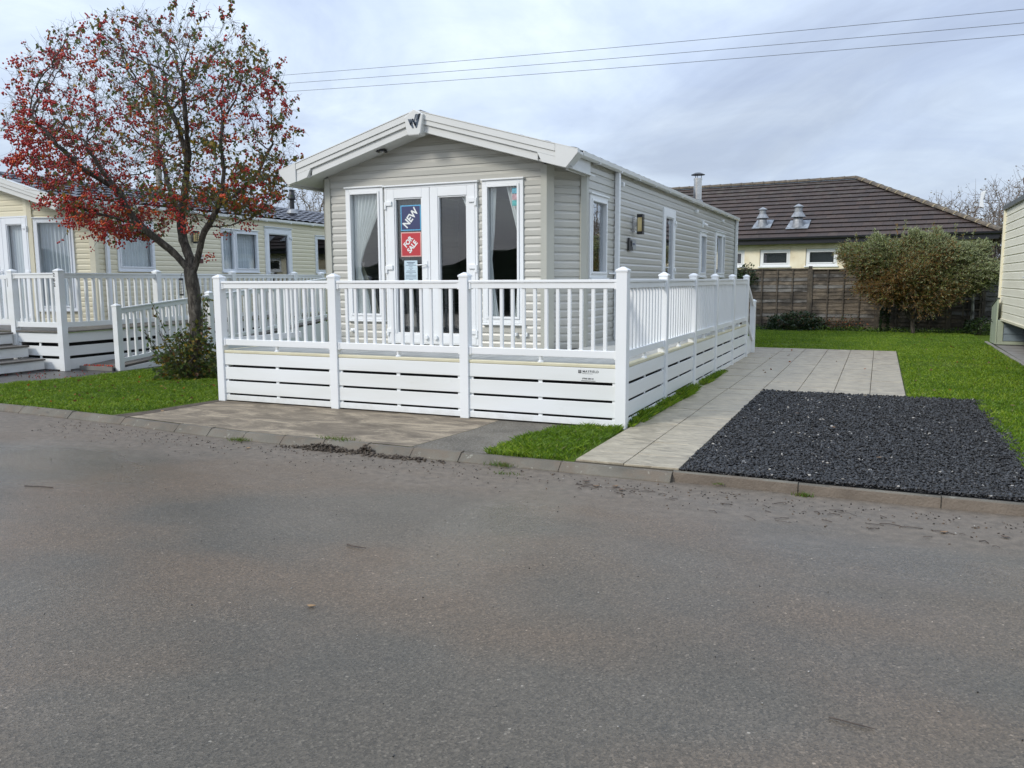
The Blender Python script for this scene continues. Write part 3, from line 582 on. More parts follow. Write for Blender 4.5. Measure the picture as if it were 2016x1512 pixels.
def home(M, label, hw, flat, cham, L, sid, trim, roofm, opsF, opsS, opsC=(), fy=-.3, zb=.62, front=True, side_zb=.62, eave=2.95):
    """local frame: x=0 the ridge line, y=0 the front wall, y=L the back"""
    loc = M.to_translation(); root = thing('holiday_home', label, 'holiday home', loc, M.to_euler().z)
    fz = lambda x: 3.325-K*abs(x)
    mb = MB(M)
    def rngF(z):
        if z <= fz(flat): return (0, 2*flat)
        h = (3.325-z)/K; return (flat-h, flat+h)
    siding(mb, (-flat, 0), (flat, 0), zb, 3.32, rngF, opsF)
    siding(mb, (flat, 0), (hw, cham), zb, fz(flat)-.0, None, opsC); siding(mb, (-hw, cham), (-flat, 0), zb, fz(flat), None, [])
    siding(mb, (hw, cham), (hw, L), side_zb, eave, None, opsS); siding(mb, (-hw, L), (-hw, cham), side_zb, eave, None, [])
    def rngB(z):
        if z <= eave: return (0, 2*hw)
        h = max(0, (3.55-z)/(3.55-eave))*hw; return (hw-h, hw+h)
    siding(mb, (hw, L), (-hw, L), side_zb, 3.54, rngB, [])
    wall = mb.build('wall', sid, root)
    # corner trims
    for (x, y, a) in ((flat, 0, .5), (-flat, 0, -.5), (hw, cham, .9), (-hw, cham, -.9), (hw, L, 2.2), (-hw, L, -2.2)):
        tb = MB(M); s = 1 if x > 0 else -1; zt = fz(flat)-.01 if y < cham+.01 else eave-.01
        if y == 0:
            t2 = Vector((hw-flat, cham)).normalized(); nrm = Vector((t2.y*s, -t2.x))
            pts = [(x-.075*s, -.03), (x+.004*s, -.03), (x+s*t2.x*.08+nrm.x*.03*1, y+t2.y*.08+nrm.y*.03), (x+s*t2.x*.08, y+t2.y*.08), (x-.075*s, .0)]
        elif y < L:
            t2 = Vector((hw-flat, cham)).normalized(); nrm = Vector((t2.y*s, -t2.x))
            pts = [(x-s*t2.x*.07+nrm.x*.03, y-t2.y*.07+nrm.y*.03), (x+.03*s, y-.004), (x+.03*s, y+.08), (x, y+.08), (x-s*t2.x*.07, y-t2.y*.07)]
        else: pts = [(x+.03*s, y-.08), (x+.03*s, y+.03), (x-.08*s, y+.03), (x-.08*s, y), (x, y), (x, y-.08)]
        tb.ext([(p[0], p[1], zb if y < L else side_zb) for p in pts], (0, 0, zt-(zb if y < L else side_zb))); tb.build('corner_trim', trim, root)
    # chassis skirt, floor and rooms
    ib = MB(M); z0 = .66
    ib.box(-hw+.05, hw-.05, cham+.02, L-.05, z0-.06, z0); ib.add([(-flat+.02, .03, z0), (flat-.02, .03, z0), (hw-.05, cham+.02, z0), (-hw+.05, cham+.02, z0)], [(0, 1, 2, 3)])
    for a, b_, c, d in ((-hw+.05, hw-.05, 4.4, 4.44),): ib.box(a, b_, c, d, z0, eave-.03)
    ib.box(-hw+.04, hw-.04, .05, L-.05, eave+.0, eave+.02)
    ib.box(-.05, 0, 4.44, L-.1, z0, eave-.03); ib.box(0, hw-.05, 7.2, 7.24, z0, eave-.03); ib.box(0, hw-.05, 9.6, 9.64, z0, eave-.03)
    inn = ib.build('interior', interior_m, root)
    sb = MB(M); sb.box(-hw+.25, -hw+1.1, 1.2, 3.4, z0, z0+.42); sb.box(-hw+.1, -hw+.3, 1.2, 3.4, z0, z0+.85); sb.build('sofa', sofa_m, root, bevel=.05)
    # roof
    ex = hw+.075; ez = 2.985; rz = 3.535
    rb = MB(M); wa = .010 if trim is greige_trim else .034; tile_slope(rb, fy+.06, L+.12, ex, ez-(.014 if wa < .02 else 0), 0, rz-.0, amp=wa); tile_slope(rb, fy+.06, L+.12, -ex, ez, 0, rz, amp=wa)
    rb.box(-ex, -ex+.03, fy+.08, L+.1, ez-.05, ez-.002); rb.box(ex-.03, ex, fy+.08, L+.1, ez-.05, ez-.002)
    rf = rb.build('roof', roofm, root)
    cb = MB(M); cb.tube([(0, fy+.08, rz+.0), (0, L+.12, rz+.0)], .055, 10); cb.build('ridge_cap', roofm, rf)
    if front:
        sf = MB(M)
        for s in (1, -1):
            A = [(0, fy+.02, fz(0)+.0), (s*2.05, fy+.02, fz(2.05)), (s*2.05, cham+.12, fz(2.05)), (0, cham+.12, fz(0))]
            sf.ext(A, (0, 0, .02))
            sf.ext([(s*1.955, fy+.03, 2.74), (s*1.955, cham+.12, 2.74), (s*1.955, cham+.12, 2.95), (s*1.955, fy+.03, 2.95)], (s*.03, 0, 0))
        sf.build('soffit', soffit_m, root)
        for s in (1, -1):
            fb = MB(M)
            def band(x0, x1, d0, d1, yf, zt=lambda x: 3.555-.285*x):
                fb.ext([(s*x0, fy+.03, zt(x0)-d0), (s*x1, fy+.03, zt(x1)-d0), (s*x1, fy+.03, zt(x1)-d1), (s*x0, fy+.03, zt(x0)-d1)], (0, yf-.03-fy, 0))
            band(.0, 1.85, 0, .078, fy-.045); band(.0, 1.85, .0785, .138, fy-.030); band(0, 1.62, .1385, .232, fy-.002)
            z = lambda x: 3.555-.285*x
            fb.ext([(s*1.62, fy+.03, z(1.62)-.139), (s*1.85, fy+.03, z(1.85)-.139), (s*1.85, fy+.03, z(1.85)-.235), (s*1.68, fy+.03, z(1.68)-.235)], (0, -.062, 0))
            fb.ext([(s*1.853, fy+.03, z(1.85)+.002), (s*2.13, fy+.03, z(2.13)+.002), (s*2.13, fy+.03, z(2.13)-.03), (s*1.985, fy+.03, z(1.98)-.235), (s*1.853, fy+.03, z(1.853)-.235)], (0, -.080, 0))
            fb.ext([(s*2.02, fy+.031, z(2.03)-.003), (s*2.12, fy+.031, z(2.13)-.003), (s*2.12, fy+.031, z(2.13)-.035), (s*2.0, fy+.031, z(1.99)-.20)], (0, .14, 0))
            fb.build('bargeboard', fascia_m, root, bevel=.004)
            # thin metal trim along the verge
            vb = MB(M); vb.ext([(0, fy-.05, 3.5572), (s*2.13, fy-.05, z(2.13)+.003), (s*2.13, fy-.05, z(2.13)+.014), (0, fy-.05, 3.568)], (0, .14, 0)); vb.build('verge_trim', fascia_m, root)
    # gutter with brackets
    for s in (1, -1):
        gb = MB(M); y0 = cham-.35 if front else .0
        prof = [(hw+.03, 2.985), (hw+.035, 2.94), (hw+.055, 2.925), (hw+.085, 2.925), (hw+.105, 2.945), (hw+.11, 2.995), (hw+.10, 2.995), (hw+.097, 2.95), (hw+.08, 2.935), (hw+.058, 2.935), (hw+.043, 2.95), (hw+.04, 2.985)]
        gb.ext([(s*x, y0, z) for x, z in prof], (0, L+.05-y0, 0)); gt = gb.build('gutter', fascia_m if trim is greige_trim else upvc, root)
        if s > 0:
            for i in range(int(L/.95)): hb = MB(M); hb.box(hw+.012, hw+.113, .7+i*.95, .73+i*.95, 2.915, 2.94); hb.build('gutter_bracket', fascia_m if trim is greige_trim else upvc, gt)
    return root
def downpipe(root, M, x, y, z0, z1=2.93, s=1, m=upvc):
    b = MB(M); b.box(*sorted((x+.012*s, x+.075*s)), y-.034, y+.034, z0, z1); b.build('downpipe', m, root, bevel=.006)
def lantern(root, WF, a, z, hh=.27):
    b = MB(WF); b.box(a-.035, a+.035, .012, .035, z-.11, z+.11); b.box(a-.02, a+.02, .035, .09, z-.03, z+.03); lb = b.build('lamp_bracket', chrome, root)
    b = MB(WF); b.box(a-.055, a+.055, .085, .17, z+hh/2-.045, z+hh/2); b.box(a-.055, a+.055, .085, .17, z-hh/2, z-hh/2+.04)
    for i in (-1, 0, 1):
        for j in (0, 1): b.box(a+i*.05-.004, a+i*.05+.004, .085+j*.077, .093+j*.077, z-hh/2+.04, z+hh/2-.045)
    for k in range(1, 4):
        q = z-hh/2+.04+(hh-.085)*k/4; b.box(a-.055, a+.055, .0845, .0885, q-.003, q+.003); b.box(a-.055, a+.055, .1665, .1705, q-.003, q+.003)
    lh = b.build('lamp_housing', black_m, root); b = MB(WF); b.box(a-.045, a+.045, .095, .160, z-hh/2+.041, z+hh/2-.046); b.build('lamp_glass', amber_m, lh)

# ------------------------------------------------------------------ the home for sale
MM = T(-3.05, 1.6)
opF = [(.345, .905, .97, 2.685), (.965, 2.295, .68, 2.675), (2.39, 2.92, .955, 2.685)]
opS = [(.155, .845, 1.515, 2.53), (3.995, 4.835, .68, 2.665), (7.095, 7.735, 1.55, 2.415), (8.825, 9.965, 1.555, 2.505)]
H1 = home(MM, 'grey green clad holiday home with NEW and FOR SALE signs in its glass doors', 'holiday home', 1.95, 1.62, .42, 12.0, greige, greige_trim, slate, opF, opS) if False else \
     home(MM, 'grey green clad holiday home with NEW and FOR SALE signs in its glass doors', 1.95, 1.62, .42, 12.0, greige, greige_trim, slate, opF, opS)
WF = wallframe(MM, (-1.62, 0), (1.62, 0)); WS = wallframe(MM, (1.95, .42), (1.95, 12.0))
window(H1, WF, .33, .92, .955, 2.70); window(H1, WF, 2.375, 2.935, .94, 2.70)
mb = MB(WF); frame_bars(mb, .95, 2.31, .645, 2.69, .03, -.04, .035); mb.box(.93, 2.33, 0, .06, 2.692, 2.712); mb.build('door_frame', upvc, H1, bevel=.004)
dl = door_leaf(H1, WF, .983, 1.628, .66, 2.658, -1, True); dr = door_leaf(H1, WF, 1.634, 2.279, .66, 2.658, 1, False)
for d, a in ((dl, 1.56), (dr, 1.70)):
    b = MB(WF); b.lathe([(.0, 0), (.028, .001), (.028, .004), (.0, .005)], (0, 0, 0)); bb = MB(WF); bb.tube([(a, .041, .735), (a, .075, .735)], .03, 14); bb.build('door_holder', upvc, d, bevel=.004)
window(H1, WS, .14, .86, 1.50, 2.545, gm=glass_n); window(H1, WS, 7.08, 7.75, 1.535, 2.43, gm=glass_n); window(H1, WS, 8.81, 9.98, 1.54, 2.52, mull=(9.60,), gm=glass_n)
mb = MB(WS); frame_bars(mb, 3.98, 4.85, .645, 2.68, .03, -.04, .035); mb.build('door_frame', upvc, H1, bevel=.004)
door_leaf(H1, WS, 4.012, 4.818, .66, 2.65, 1, True, gm=glass_n)
downpipe(H1, MM, 1.96, 1.66, .64); downpipe(H1, MM, 1.96, 11.93, .1)
lantern(H1, WS, 2.16, 2.285, .29)
ch = lambda a0, a1, z0, z1: (lambda z: a0+(a1-a0)*min(1, max(0, (z-z0)/(z1-z0))))
def pw(pts):                      # piecewise-linear in z
    zs = [p[0] for p in pts]; vs = [p[1] for p in pts]
    return lambda z: float(np.interp(z, zs, vs))
drape('curtain', H1, WF, .93, 2.68, pw([(.93, .40), (1.6, .42), (1.73, .40), (2.68, .36)]), pw([(.93, .66), (1.3, .60), (1.62, .50), (1.73, .50), (1.9, .56), (2.5, .86), (2.68, .90)]), .055, curtain_m, 9)
drape('curtain', H1, WF, .93, 2.0, pw([(.93, .58), (1.6, .47), (2.0, .44)]), pw([(.93, .74), (1.3, .66), (1.65, .50), (2.0, .46)]), .13, mat("lined_cream_curtain", (.50, .48, .36), .9, trans=.2), 4)
b = MB(WF); b.ext([(.385, -.075, 1.78), (.53, -.075, 1.725), (.525, -.075, 1.675), (.385, -.075, 1.715)], (0, -.05, 0)); b.build('curtain_tie', tie_m, H1)
drape('curtain', H1, WF, .68, 2.64, pw([(.68, 1.20), (1.6, 1.13), (2.64, 1.06)]), pw([(.68, 1.34), (1.3, 1.28), (1.65, 1.20), (2.0, 1.30), (2.64, 1.50)]), .12, curtain_g, 7)
drape('curtain', H1, WF, 2.0, 2.64, pw([(2.0, 2.26), (2.15, 2.21), (2.64, 2.00)]), pw([(2.0, 2.30), (2.64, 2.30)]), .06, curtain_m, 4)
drape('curtain', H1, WF, .93, 2.66, pw([(.93, 2.40), (2.66, 2.40)]), pw([(.93, 2.57), (1.4, 2.50), (1.75, 2.47), (2.1, 2.51), (2.66, 2.54)]), .06, curtain_m, 4)
drape('curtain', H1, WF, .93, 2.66, pw([(.93, 2.78), (1.4, 2.82), (1.72, 2.88), (1.95, 2.85), (2.66, 2.66)]), pw([(.93, 2.92), (2.66, 2.92)]), .055, curtain_m, 5)
for (a0, a1, z0, z1) in ((7.1, 7.35, 1.55, 2.42), (8.83, 9.05, 1.55, 2.5)): drape('blind', H1, WS, z0, z1, pw([(0, a0)]), pw([(0, a1)]), .10, curtain_m, 4, .012)
# little fittings on the side wall
for a, z, sxx in ((1.50, 2.795, .03), (6.62, 2.80, .045), (9.55, 2.80, .045)):
    b = MB(WS); b.box(a-sxx, a+sxx, .0, .07, z-.03, z+.03); b.build('sensor_box', upvc, H1, bevel=.01)
b = MB(WS); b.box(7.33, 7.40, .0, .04, 2.53, 2.68); b.tube([(7.37, .04, 2.60), (7.42, .10, 2.57)], .03, 10); b.build('security_light', upvc, H1, bevel=.006)
b = MB(WF); b.box(.36, .44, .0, .05, .785, .83); b.box(.375, .425, .05, .065, .795, .82); b.build('outside_tap_cover', upvc, H1, bevel=.008)
b = MB(WF); b.tube([(2.83, 0, .80), (2.83, .06, .80)], .025, 10); b.box(2.93, 2.99, .0, .05, .775, .825); b.build('outside_tap_cover', upvc, H1, bevel=.008)
b = MB(WS); b.tube([(.95, .02, 1.56), (1.5, .05, 1.56)], .012, 8); b.build('overflow_pipe', upvc, H1)
# name plaque: dark oblique letter with a small picture panel
PL = MB(WS); a = 2.0
PL.ext([(a-.13, .02, 2.08), (a-.06, .02, 2.08), (a-.03, .02, 1.95), (a+.08, .02, 1.96), (a+.08, .02, 1.90), (a-.13, .02, 1.90)], (0, .02, 0)); PL.ext([(a+.0, .02, 2.03), (a+.05, .02, 2.04), (a+.05, .02, 1.97), (a+.0, .02, 1.97)], (0, .02, 0))
pq = PL.build('name_plaque', black_m, H1)
b = MB(WS); b.box(a+.055, a+.27, .02, .034, 1.92, 2.06); b.build('plaque_panel', mat("plaque_grey", (.34, .36, .37), .35), pq); b = MB(WS); b.box(a+.09, a+.2, .035, .038, 1.985, 2.01); b.build('plaque_text_line', navy, pq)
# ridge badge with its two-winged W emblem
b = MB(MM); o = -.385
b.ext([(-.135, o, 3.478), (0, o, 3.572), (.135, o, 3.502), (.095, o, 3.272), (.07, o, 3.255), (-.07, o, 3.255), (-.10, o, 3.27)], (0, .14, 0)); bd = b.build('ridge_badge', fascia_m, H1, bevel=.012)
e = MB(MM); yy = o-.006
def stripe(pts): e.ext([(x, yy, z) for x, z in pts], (0, .008, 0))
for k in range(3):                      # left wing: three slanted bars
    x = -.078+k*.028; stripe([(x, 3.452-.001*k), (x+.020, 3.452-.001*k), (x+.020+.036-.012*k, 3.375+.018*k), (x+.036-.012*k, 3.375+.018*k)])
stripe([(-.052, 3.395), (-.030, 3.435), (.004, 3.345), (-.012, 3.338)])
stripe([(-.018, 3.455), (.0, 3.452), (.030, 3.385), (.018, 3.365)])
for k in range(3):                      # right wing
    x = .018+k*.026; stripe([(x+.012, 3.500), (x+.030, 3.506), (x+.006, 3.44), (x-.010, 3.425)])
stripe([(.084, 3.506), (.104, 3.508), (.046, 3.340), (.030, 3.345), (.028, 3.38)]); stripe([(.004, 3.40), (.018, 3.43), (.048, 3.40), (.034, 3.35)])
e.build('emblem', emblem_m, bd)
b = MB(MM); b.lathe([(.0, 0), (.075, 0), (.075, .018), (.055, .02), (.0, .02)], (-.62, -.15, 3.125), 20); sp = b.build('soffit_light', black_m, H1); b = MB(MM); b.lathe([(.0, 0), (.04, 0), (.035, -.006), (0, -.006)], (-.62, -.15, 3.124), 16); b.build('lamp_glass', steel, sp)
# flue on the far end of the roof
f = thing('roof_flue', 'shiny stainless steel flue with a black rain cap above the white gutter', 'flue', (-1.42, 10.45, 3.05))
b = MB(); b.lathe([(.0, 0), (.17, 0), (.16, .03), (.10, .13), (.10, .14), (0, .14)], (-1.42, 10.45, 3.05), 20); b.build('flashing', galv, f, smooth=False)
b = MB(); b.lathe([(.085, .05), (.085, .56), (.092, .56), (.092, .60), (.07, .60), (.07, .5)], (-1.42, 10.45, 3.05), 24); b.build('pipe', steel, f, smooth=False)
b = MB(); b.lathe([(.145, .665), (.15, .675), (.06, .715), (0, .72)], (-1.42, 10.45, 3.05), 20); 
for k in range(3): a = k*2.1+.5; b.tube([(-1.42+.075*math.cos(a), 10.45+.075*math.sin(a), 3.62), (-1.42+.075*math.cos(a), 10.45+.075*math.sin(a), 3.72)], .007, 6)
b.build('rain_cap', black_m, f)

# ------------------------------------------------------------------ signs stuck in the door glass (top-level things)
def poster(name, label, a0, a1, z0, z1, m, edge):
    p = thing(name, label, 'poster', WF @ Vector(((a0+a1)/2, .0, z0)))
    b = MB(WF); b.box(a0, a1, -.003, .001, z0, z1); b.build('border', edge, p)
    b = MB(WF); g_ = .014; b.box(a0+g_, a1-g_, -.002, .0022, z0+g_, z1-g_); b.build('panel', m, p); return p
p = poster('new_poster', 'dark blue square poster reading NEW in slanted white letters on the glass door', 1.172, 1.478, 2.125, 2.452, navy, cyan)
text('lettering', 'NEW', .132, textframe(WF, 1.325, .004, 2.285, R(50)), white_ink, p, .004, .0008, sx=.92)
p = poster('for_sale_poster', 'red square poster reading FOR SALE in slanted white letters below the blue one', 1.170, 1.477, 1.787, 2.106, red, pink)
text('lettering', 'FOR', .090, textframe(WF, 1.283, .004, 1.980, R(48)), white_ink, p, .0035, .0008, sx=.92)
text('lettering', 'SALE', .092, textframe(WF, 1.345, .004, 1.915, R(48)), white_ink, p, .0035, .0008, sx=.92)
p = thing('notice_sheet', 'pale blue printed notice taped below the red poster', 'notice', WF @ Vector((1.3, 0, 1.45)))
b = MB(WF); b.box(1.214, 1.412, -.003, .001, 1.42, 1.738); b.build('sheet', paper, p)
b = MB(WF); r2 = random.Random(4)
for k, (w_, h_) in enumerate(((.12, .009), (.08, .009), (.16, .005), (.05, .005), (.07, .005), (.03, .005), (.13, .006), (.15, .005), (.05, .005), (.16, .005), (.15, .005), (.16, .005), (.06, .005), (.16, .005), (.12, .005))):
    z = 1.712-k*.0185; b.box(1.313-w_/2, 1.313+w_/2, .0012, .0018, z-h_/2, z+h_/2)
b.build('printed_lines', ink, p)
p = thing('window_sticker', 'small teal and pink sticker in the top corner of the window right of the doors', 'sticker', WF @ Vector((2.85, 0, 2.4)))
for k, c in enumerate(((.10, .30, .38), (.33, .22, .24), (.07, .26, .26))):
    b = MB(WF); z = 2.60-k*.075; b.box(2.775, 2.872, -.003, .001, z-.066, z); b.build('label_band', mat("sticker_%s" % ('teal', 'pink', 'green')[k], c, .5, tuple(q*1.6 for q in c), 14), p)

# ------------------------------------------------------------------ neighbouring homes
MN = T(-10.1, 1.57) @ RZ(R(2.5)); MNH = MN @ T(-3.05, 1.3)
H2 = home(MNH, 'cream clad holiday home behind the berry tree with net curtains and a black flue', 1.95, .86, .455, 11.5, cream_sid, cream_trim, slate,
          [(.38, 1.71, .68, 2.70)], [(.545, 1.46, 1.715, 2.645), (3.475, 4.73, 1.715, 2.645), (5.015, 6.045, .68, 2.775), (7.11, 7.89, 1.715, 2.66)], [(.115, .815, .965, 2.645)])
W1 = wallframe(MNH, (-.86, 0), (.86, 0)); W2 = wallframe(MNH, (.86, 0), (1.95, .455)); W3 = wallframe(MNH, (1.95, .455), (1.95, 11.5))
mb = MB(W1); frame_bars(mb, .36, 1.73, .645, 2.715, .03, -.04, .035); mb.build('door_frame', upvc_blue, H2, bevel=.004)
door_leaf(H2, W1, .393, 1.043, .66, 2.68, -1, True, m=upvc_blue); door_leaf(H2, W1, 1.049, 1.697, .66, 2.68, 1, False, m=upvc_blue)
window(H2, W2, .10, .83, .95, 2.66, m=upvc_blue); window(H2, W3, .53, 1.475, 1.70, 2.66, m=upvc_blue); window(H2, W3, 3.46, 4.745, 1.70, 2.66, mull=(3.90,), m=upvc_blue, sash=(1,)); window(H2, W3, 7.095, 7.905, 1.70, 2.675, m=upvc_blue)
mb = MB(W3); frame_bars(mb, 5.0, 6.06, .645, 2.79, .03, -.04, .035); mb.box(4.98, 6.08, 0, .06, 2.792, 2.812); mb.build('door_frame', upvc_blue, H2, bevel=.004)
door_leaf(H2, W3, 5.035, 6.025, .66, 2.755, 1, True, m=upvc_blue, gm=glass_n)
drape('net_curtain', H2, W1, .7, 2.66, pw([(0, .42)]), pw([(0, 1.00)]), .09, net_m, 8, .014); drape('net_curtain', H2, W1, .7, 2.66, pw([(0, 1.09)]), pw([(0, 1.66)]), .09, net_m, 8, .014)
drape('net_curtain', H2, W2, .95, 2.66, pw([(0, .13)]), pw([(0, .80)]), .09, net_m, 9, .016); drape('net_curtain', H2, W3, 1.70, 2.66, pw([(0, .55)]), pw([(0, 1.44)]), .09, net_m, 11, .016)
drape('net_curtain', H2, W3, 1.70, 2.66, pw([(0, 3.5)]), pw([(0, 4.70)]), .09, net_m, 14, .016)
downpipe(H2, MNH, 1.96, .72, .64, m=upvc_blue); lantern(H2, W3, 2.56, 2.43, .27)
b = MB(W3); b.box(2.62, 2.86, .01, .022, 1.98, 2.08); pq = b.build('name_plaque', white_ink, H2); b = MB(W3); b.box(2.62, 2.86, .01, .022, 1.88, 1.972); b.build('lower_plaque', mat("maroon_plaque", (.10, .03, .03), .4), pq)
b = MB(W3)
for k in range(7): b.box(2.66+k*.026, 2.675+k*.026, .022, .024, 2.005, 2.04)
b.build('plaque_lettering', black_m, pq)
p3 = MN @ Vector((-1.9, 9.02, 3.30)); f = thing('roof_flue', 'black flue pipe with a louvred cowl on the slate roof of the cream home', 'flue', p3)
b = MB(); b.lathe([(0, 0), (.17, 0), (.13, .08), (.09, .12), (0, .12)], p3, 16); b.build('flashing', galv, f)
b = MB(); b.lathe([(.062, .05), (.062, .36), (.10, .37), (.105, .40), (.085, .50), (.06, .58), (.065, .60), (.065, .63), (0, .64)], p3, 18); b.build('pipe', black_m, f)

MR = T(6.72, 1.3)
H3 = thing('holiday_home', 'cream panelled holiday home cut off by the right edge, raised on a grey underside', 'holiday home', (6.72, 1.3, 0))
b = MB(MR); PR = [(0, .020), (.12, .016), (.78, .012), (.86, .004), (1., .0)]
siding(b, (-1.95, 12.1), (-1.95, 0), .585, 2.97, None, [], .172, PR); siding(b, (1.95, 12.1), (-1.95, 12.1), .585, 2.97, None, [], .172, PR); siding(b, (-1.95, 0), (1.95, 0), .585, 2.97, None, [], .172, PR); siding(b, (1.95, 0), (1.95, 12.1), .585, 2.97, None, [], .172, PR)
b.build('wall', cream_far, H3)
b = MB(MR); b.box(-2.01, -1.93, 12.05, 12.13, .56, 2.98); b.box(-1.985, -1.95, 0, 12.05, .55, .60); b.build('corner_trim', cream_trim, H3, bevel=.006)
b = MB(MR); b.ext([(-2.02, -.1, 2.96), (-2.02, -.1, 3.05), (0, -.1, 3.45), (2.02, -.1, 3.05), (2.02, -.1, 2.96)], (0, 12.3, 0)); b.build('roof', mat("grey_roof_sheet", (.11, .12, .12), .5), H3)
b = MB(MR); b.box(-1.90, 1.90, .1, 12.0, .50, .56); b.box(-1.2, -1.1, .1, 12.0, .32, .50); b.box(1.1, 1.2, .1, 12.0, .32, .50)
for y in (2, 5, 8, 11): b.box(-1.3, -1.0, y, y+.25, .0, .32); b.box(1.0, 1.3, y, y+.25, 0, .32)
b.build('chassis', mat("chassis_steel", (.05, .05, .05), .7), H3)
b = MB(MR); b.box(-1.975, -1.94, 2.7, 3.6, 1.5, 2.4); b.build('window', upvc, H3)
wr = wallframe(MR, (-1.95, 12.1), (-1.95, 0)); window(H3, wr, 3.28, 4.3, 1.5, 2.45)
GB = thing('storage_box', 'pale green and blue metal storage box under the back corner of the right hand home', 'storage box', (5.6, 13.4, .03))
b = MB(); b.ext([(4.655, 12.95, .03), (4.655, 13.85, .03), (4.655, 13.85, .82), (4.655, 12.95, 1.02)], (.03, 0, 0)); b.box(4.69, 7.2, 12.93, 12.96, .03, .10); b.box(4.69, 4.80, 12.93, 12.962, .10, .56); sp = b.build('side_panel', green_metal, GB, bevel=.004)
b = MB()
for k in range(3): b.ext([(4.81, 12.955, .105+k*.155), (4.81, 12.940, .112+k*.155), (4.81, 12.955, .250+k*.155)], (2.4, 0, 0)); 
b.box(4.69, 7.2, 12.958, 12.98, .03, .57); b.build('cladding', blue_metal, GB)
b = MB(); b.box(4.69, 7.2, 13.82, 13.85, .03, .8); b.ext([(4.64, 12.93, 1.03), (4.64, 13.88, .83), (4.64, 13.88, .85), (4.64, 12.93, 1.05)], (.06, 0, 0)); b.build('lid', mat("dark_lid", (.08, .09, .08), .5), GB)
b = MB(); b.tube([(4.65, 13.5, .50), (4.62, 13.5, .50), (4.62, 13.5, .56)], .01, 6); b.build('latch', black_m, sp)

# ------------------------------------------------------------------ decks
def box_mesh(name, x, y, z0, z1, m): b = MB(); b.box(-x/2, x/2, -y/2, y/2, z0, z1); return b.mesh(name, m)
bal_me = {}
def baluster_mesh(w_, d, h, m):
    k = (w_, d, round(h, 3), m.name)
    if k not in bal_me: bal_me[k] = box_mesh('baluster', w_, d, 0, h, m)
    return bal_me[k]
def post(root, M, x, y, H, wd=.104, m=upvc, z0=0., cap='pyramid'):
    b = MB(M); h = wd/2; ch_ = .030; b.box(x-h, x+h, y-h, y+h, z0, H-ch_-.012); p = b.build('post', m, root, bevel=.005)
    b = MB(M); k = h+.006
    b.box(x-k, x+k, y-k, y+k, H-ch_-.018, H-ch_)
    b.add([(x-k, y-k, H-ch_), (x+k, y-k, H-ch_), (x+k, y+k, H-ch_), (x-k, y+k, H-ch_), (x-.012, y-.012, H), (x+.012, y-.012, H), (x+.012, y+.012, H), (x-.012, y+.012, H)], [(0, 1, 5, 4), (1, 2, 6, 5), (2, 3, 7, 6), (3, 0, 4, 7), (4, 5, 6, 7)])
    b.build('post_cap', m, p); return p
def bay(root, M, A, B, zt, zb, hpost=.052, n=12, zb_t=.075, zt_t=.088, bw=.037, m=upvc, foot=None, skirt=None, face=0., gap=.0, skm=None, zA=0., zB=0., thick=.048):
    """one bay of railing between post centres A and B (frame M). zA/zB: extra height at the ends for a slope."""
    A, B = Vector(A), Vector(B); d = (B-A); L = d.length; a = math.atan2(d.y, d.x); Wb = M @ T(A.x, A.y) @ RZ(a)   # x along the bay, -y outwards
    x0, x1 = hpost, L-hpost; up = lambda x: zA+(zB-zA)*x/L
    def bar(mb, xa, xb, y0, y1, z0, z1):
        mb.ext([(xa, y0, z0+up(xa)), (xb, y0, z0+up(xb)), (xb, y0, z1+up(xb)), (xa, y0, z1+up(xa))], (0, y1-y0, 0))
    t = MB(Wb); hw_ = thick/2
    bar(t, x0, x1, -hw_-.012, hw_+.012, zt-.028, zt); bar(t, x0, x1, -hw_, hw_, zt-zt_t, zt-.030)
    for s, xe in ((1, x0), (-1, x1)): bar(t, *sorted((xe, xe+s*.030)), -hw_-.008, hw_+.008, zt-zt_t-.008, zt-.032)
    t.build('top_rail', m, root, bevel=.004)
    t = MB(Wb); bar(t, x0, x1, -hw_, hw_, zb-zb_t, zb)
    for s, xe in ((1, x0), (-1, x1)): bar(t, *sorted((xe, xe+s*.026)), -hw_-.008, hw_+.008, zb-zb_t-.01, zb+.004)
    t.build('bottom_rail', m, root, bevel=.004)
    sp = (L-2*hpost)/(n+1); hh = zt-zt_t-zb; me = baluster_mesh(bw, bw*.8, hh+.012, m)
    for k in range(n):
        x = hpost+sp*(k+1); stamp(me, 'baluster', root, Wb @ T(x, 0, zb-.006+up(x)), bevel=.004)
    if foot is not None:
        t = MB(Wb); t.lathe([(.032, foot), (.03, foot+.012), (.018, foot+.02), (.018, zb-zb_t), (0, zb-zb_t)], (L/2, 0, 0), 12); t.build('rail_foot', m, root)
    if skirt:
        for i, (z0, z1) in enumerate(skirt):
            t = MB(Wb); t.box(x0, x1, face-.018, face, z0, z1); t.build('skirting_board', skm or m, root, bevel=.003)
        for xc in (x0+.02, L/2, x1-.02): t = MB(Wb); t.box(xc-.022, xc+.022, face+.0005, face+.016, skirt[-1][0]+.002, skirt[0][1]-.004); t.build('batten', m, root)
def floor(root, M, polys, zt, m, along='y', bw=.146, gap=.005, th=.024):
    mb = MB(M)
    for (x0, x1, y0, y1) in polys:
        if along == 'y':
            x = x0
            while x < x1-.02: mb.box(x, min(x+bw-gap, x1), y0, y1, zt-th, zt-.0015*random.Random(int(x*999)).random()); x += bw
        else:
            y = y0
            while y < y1-.02: mb.box(x0, x1, y, min(y+bw-gap, y1), zt-th, zt); y += bw
    return mb.build('deck_boards', m, root, bevel=.002)
D = thing('raised_deck', 'bright white railed deck with cream edge in front of the home for sale', 'deck', (-2.5, .8, 0))
I4 = Matrix()
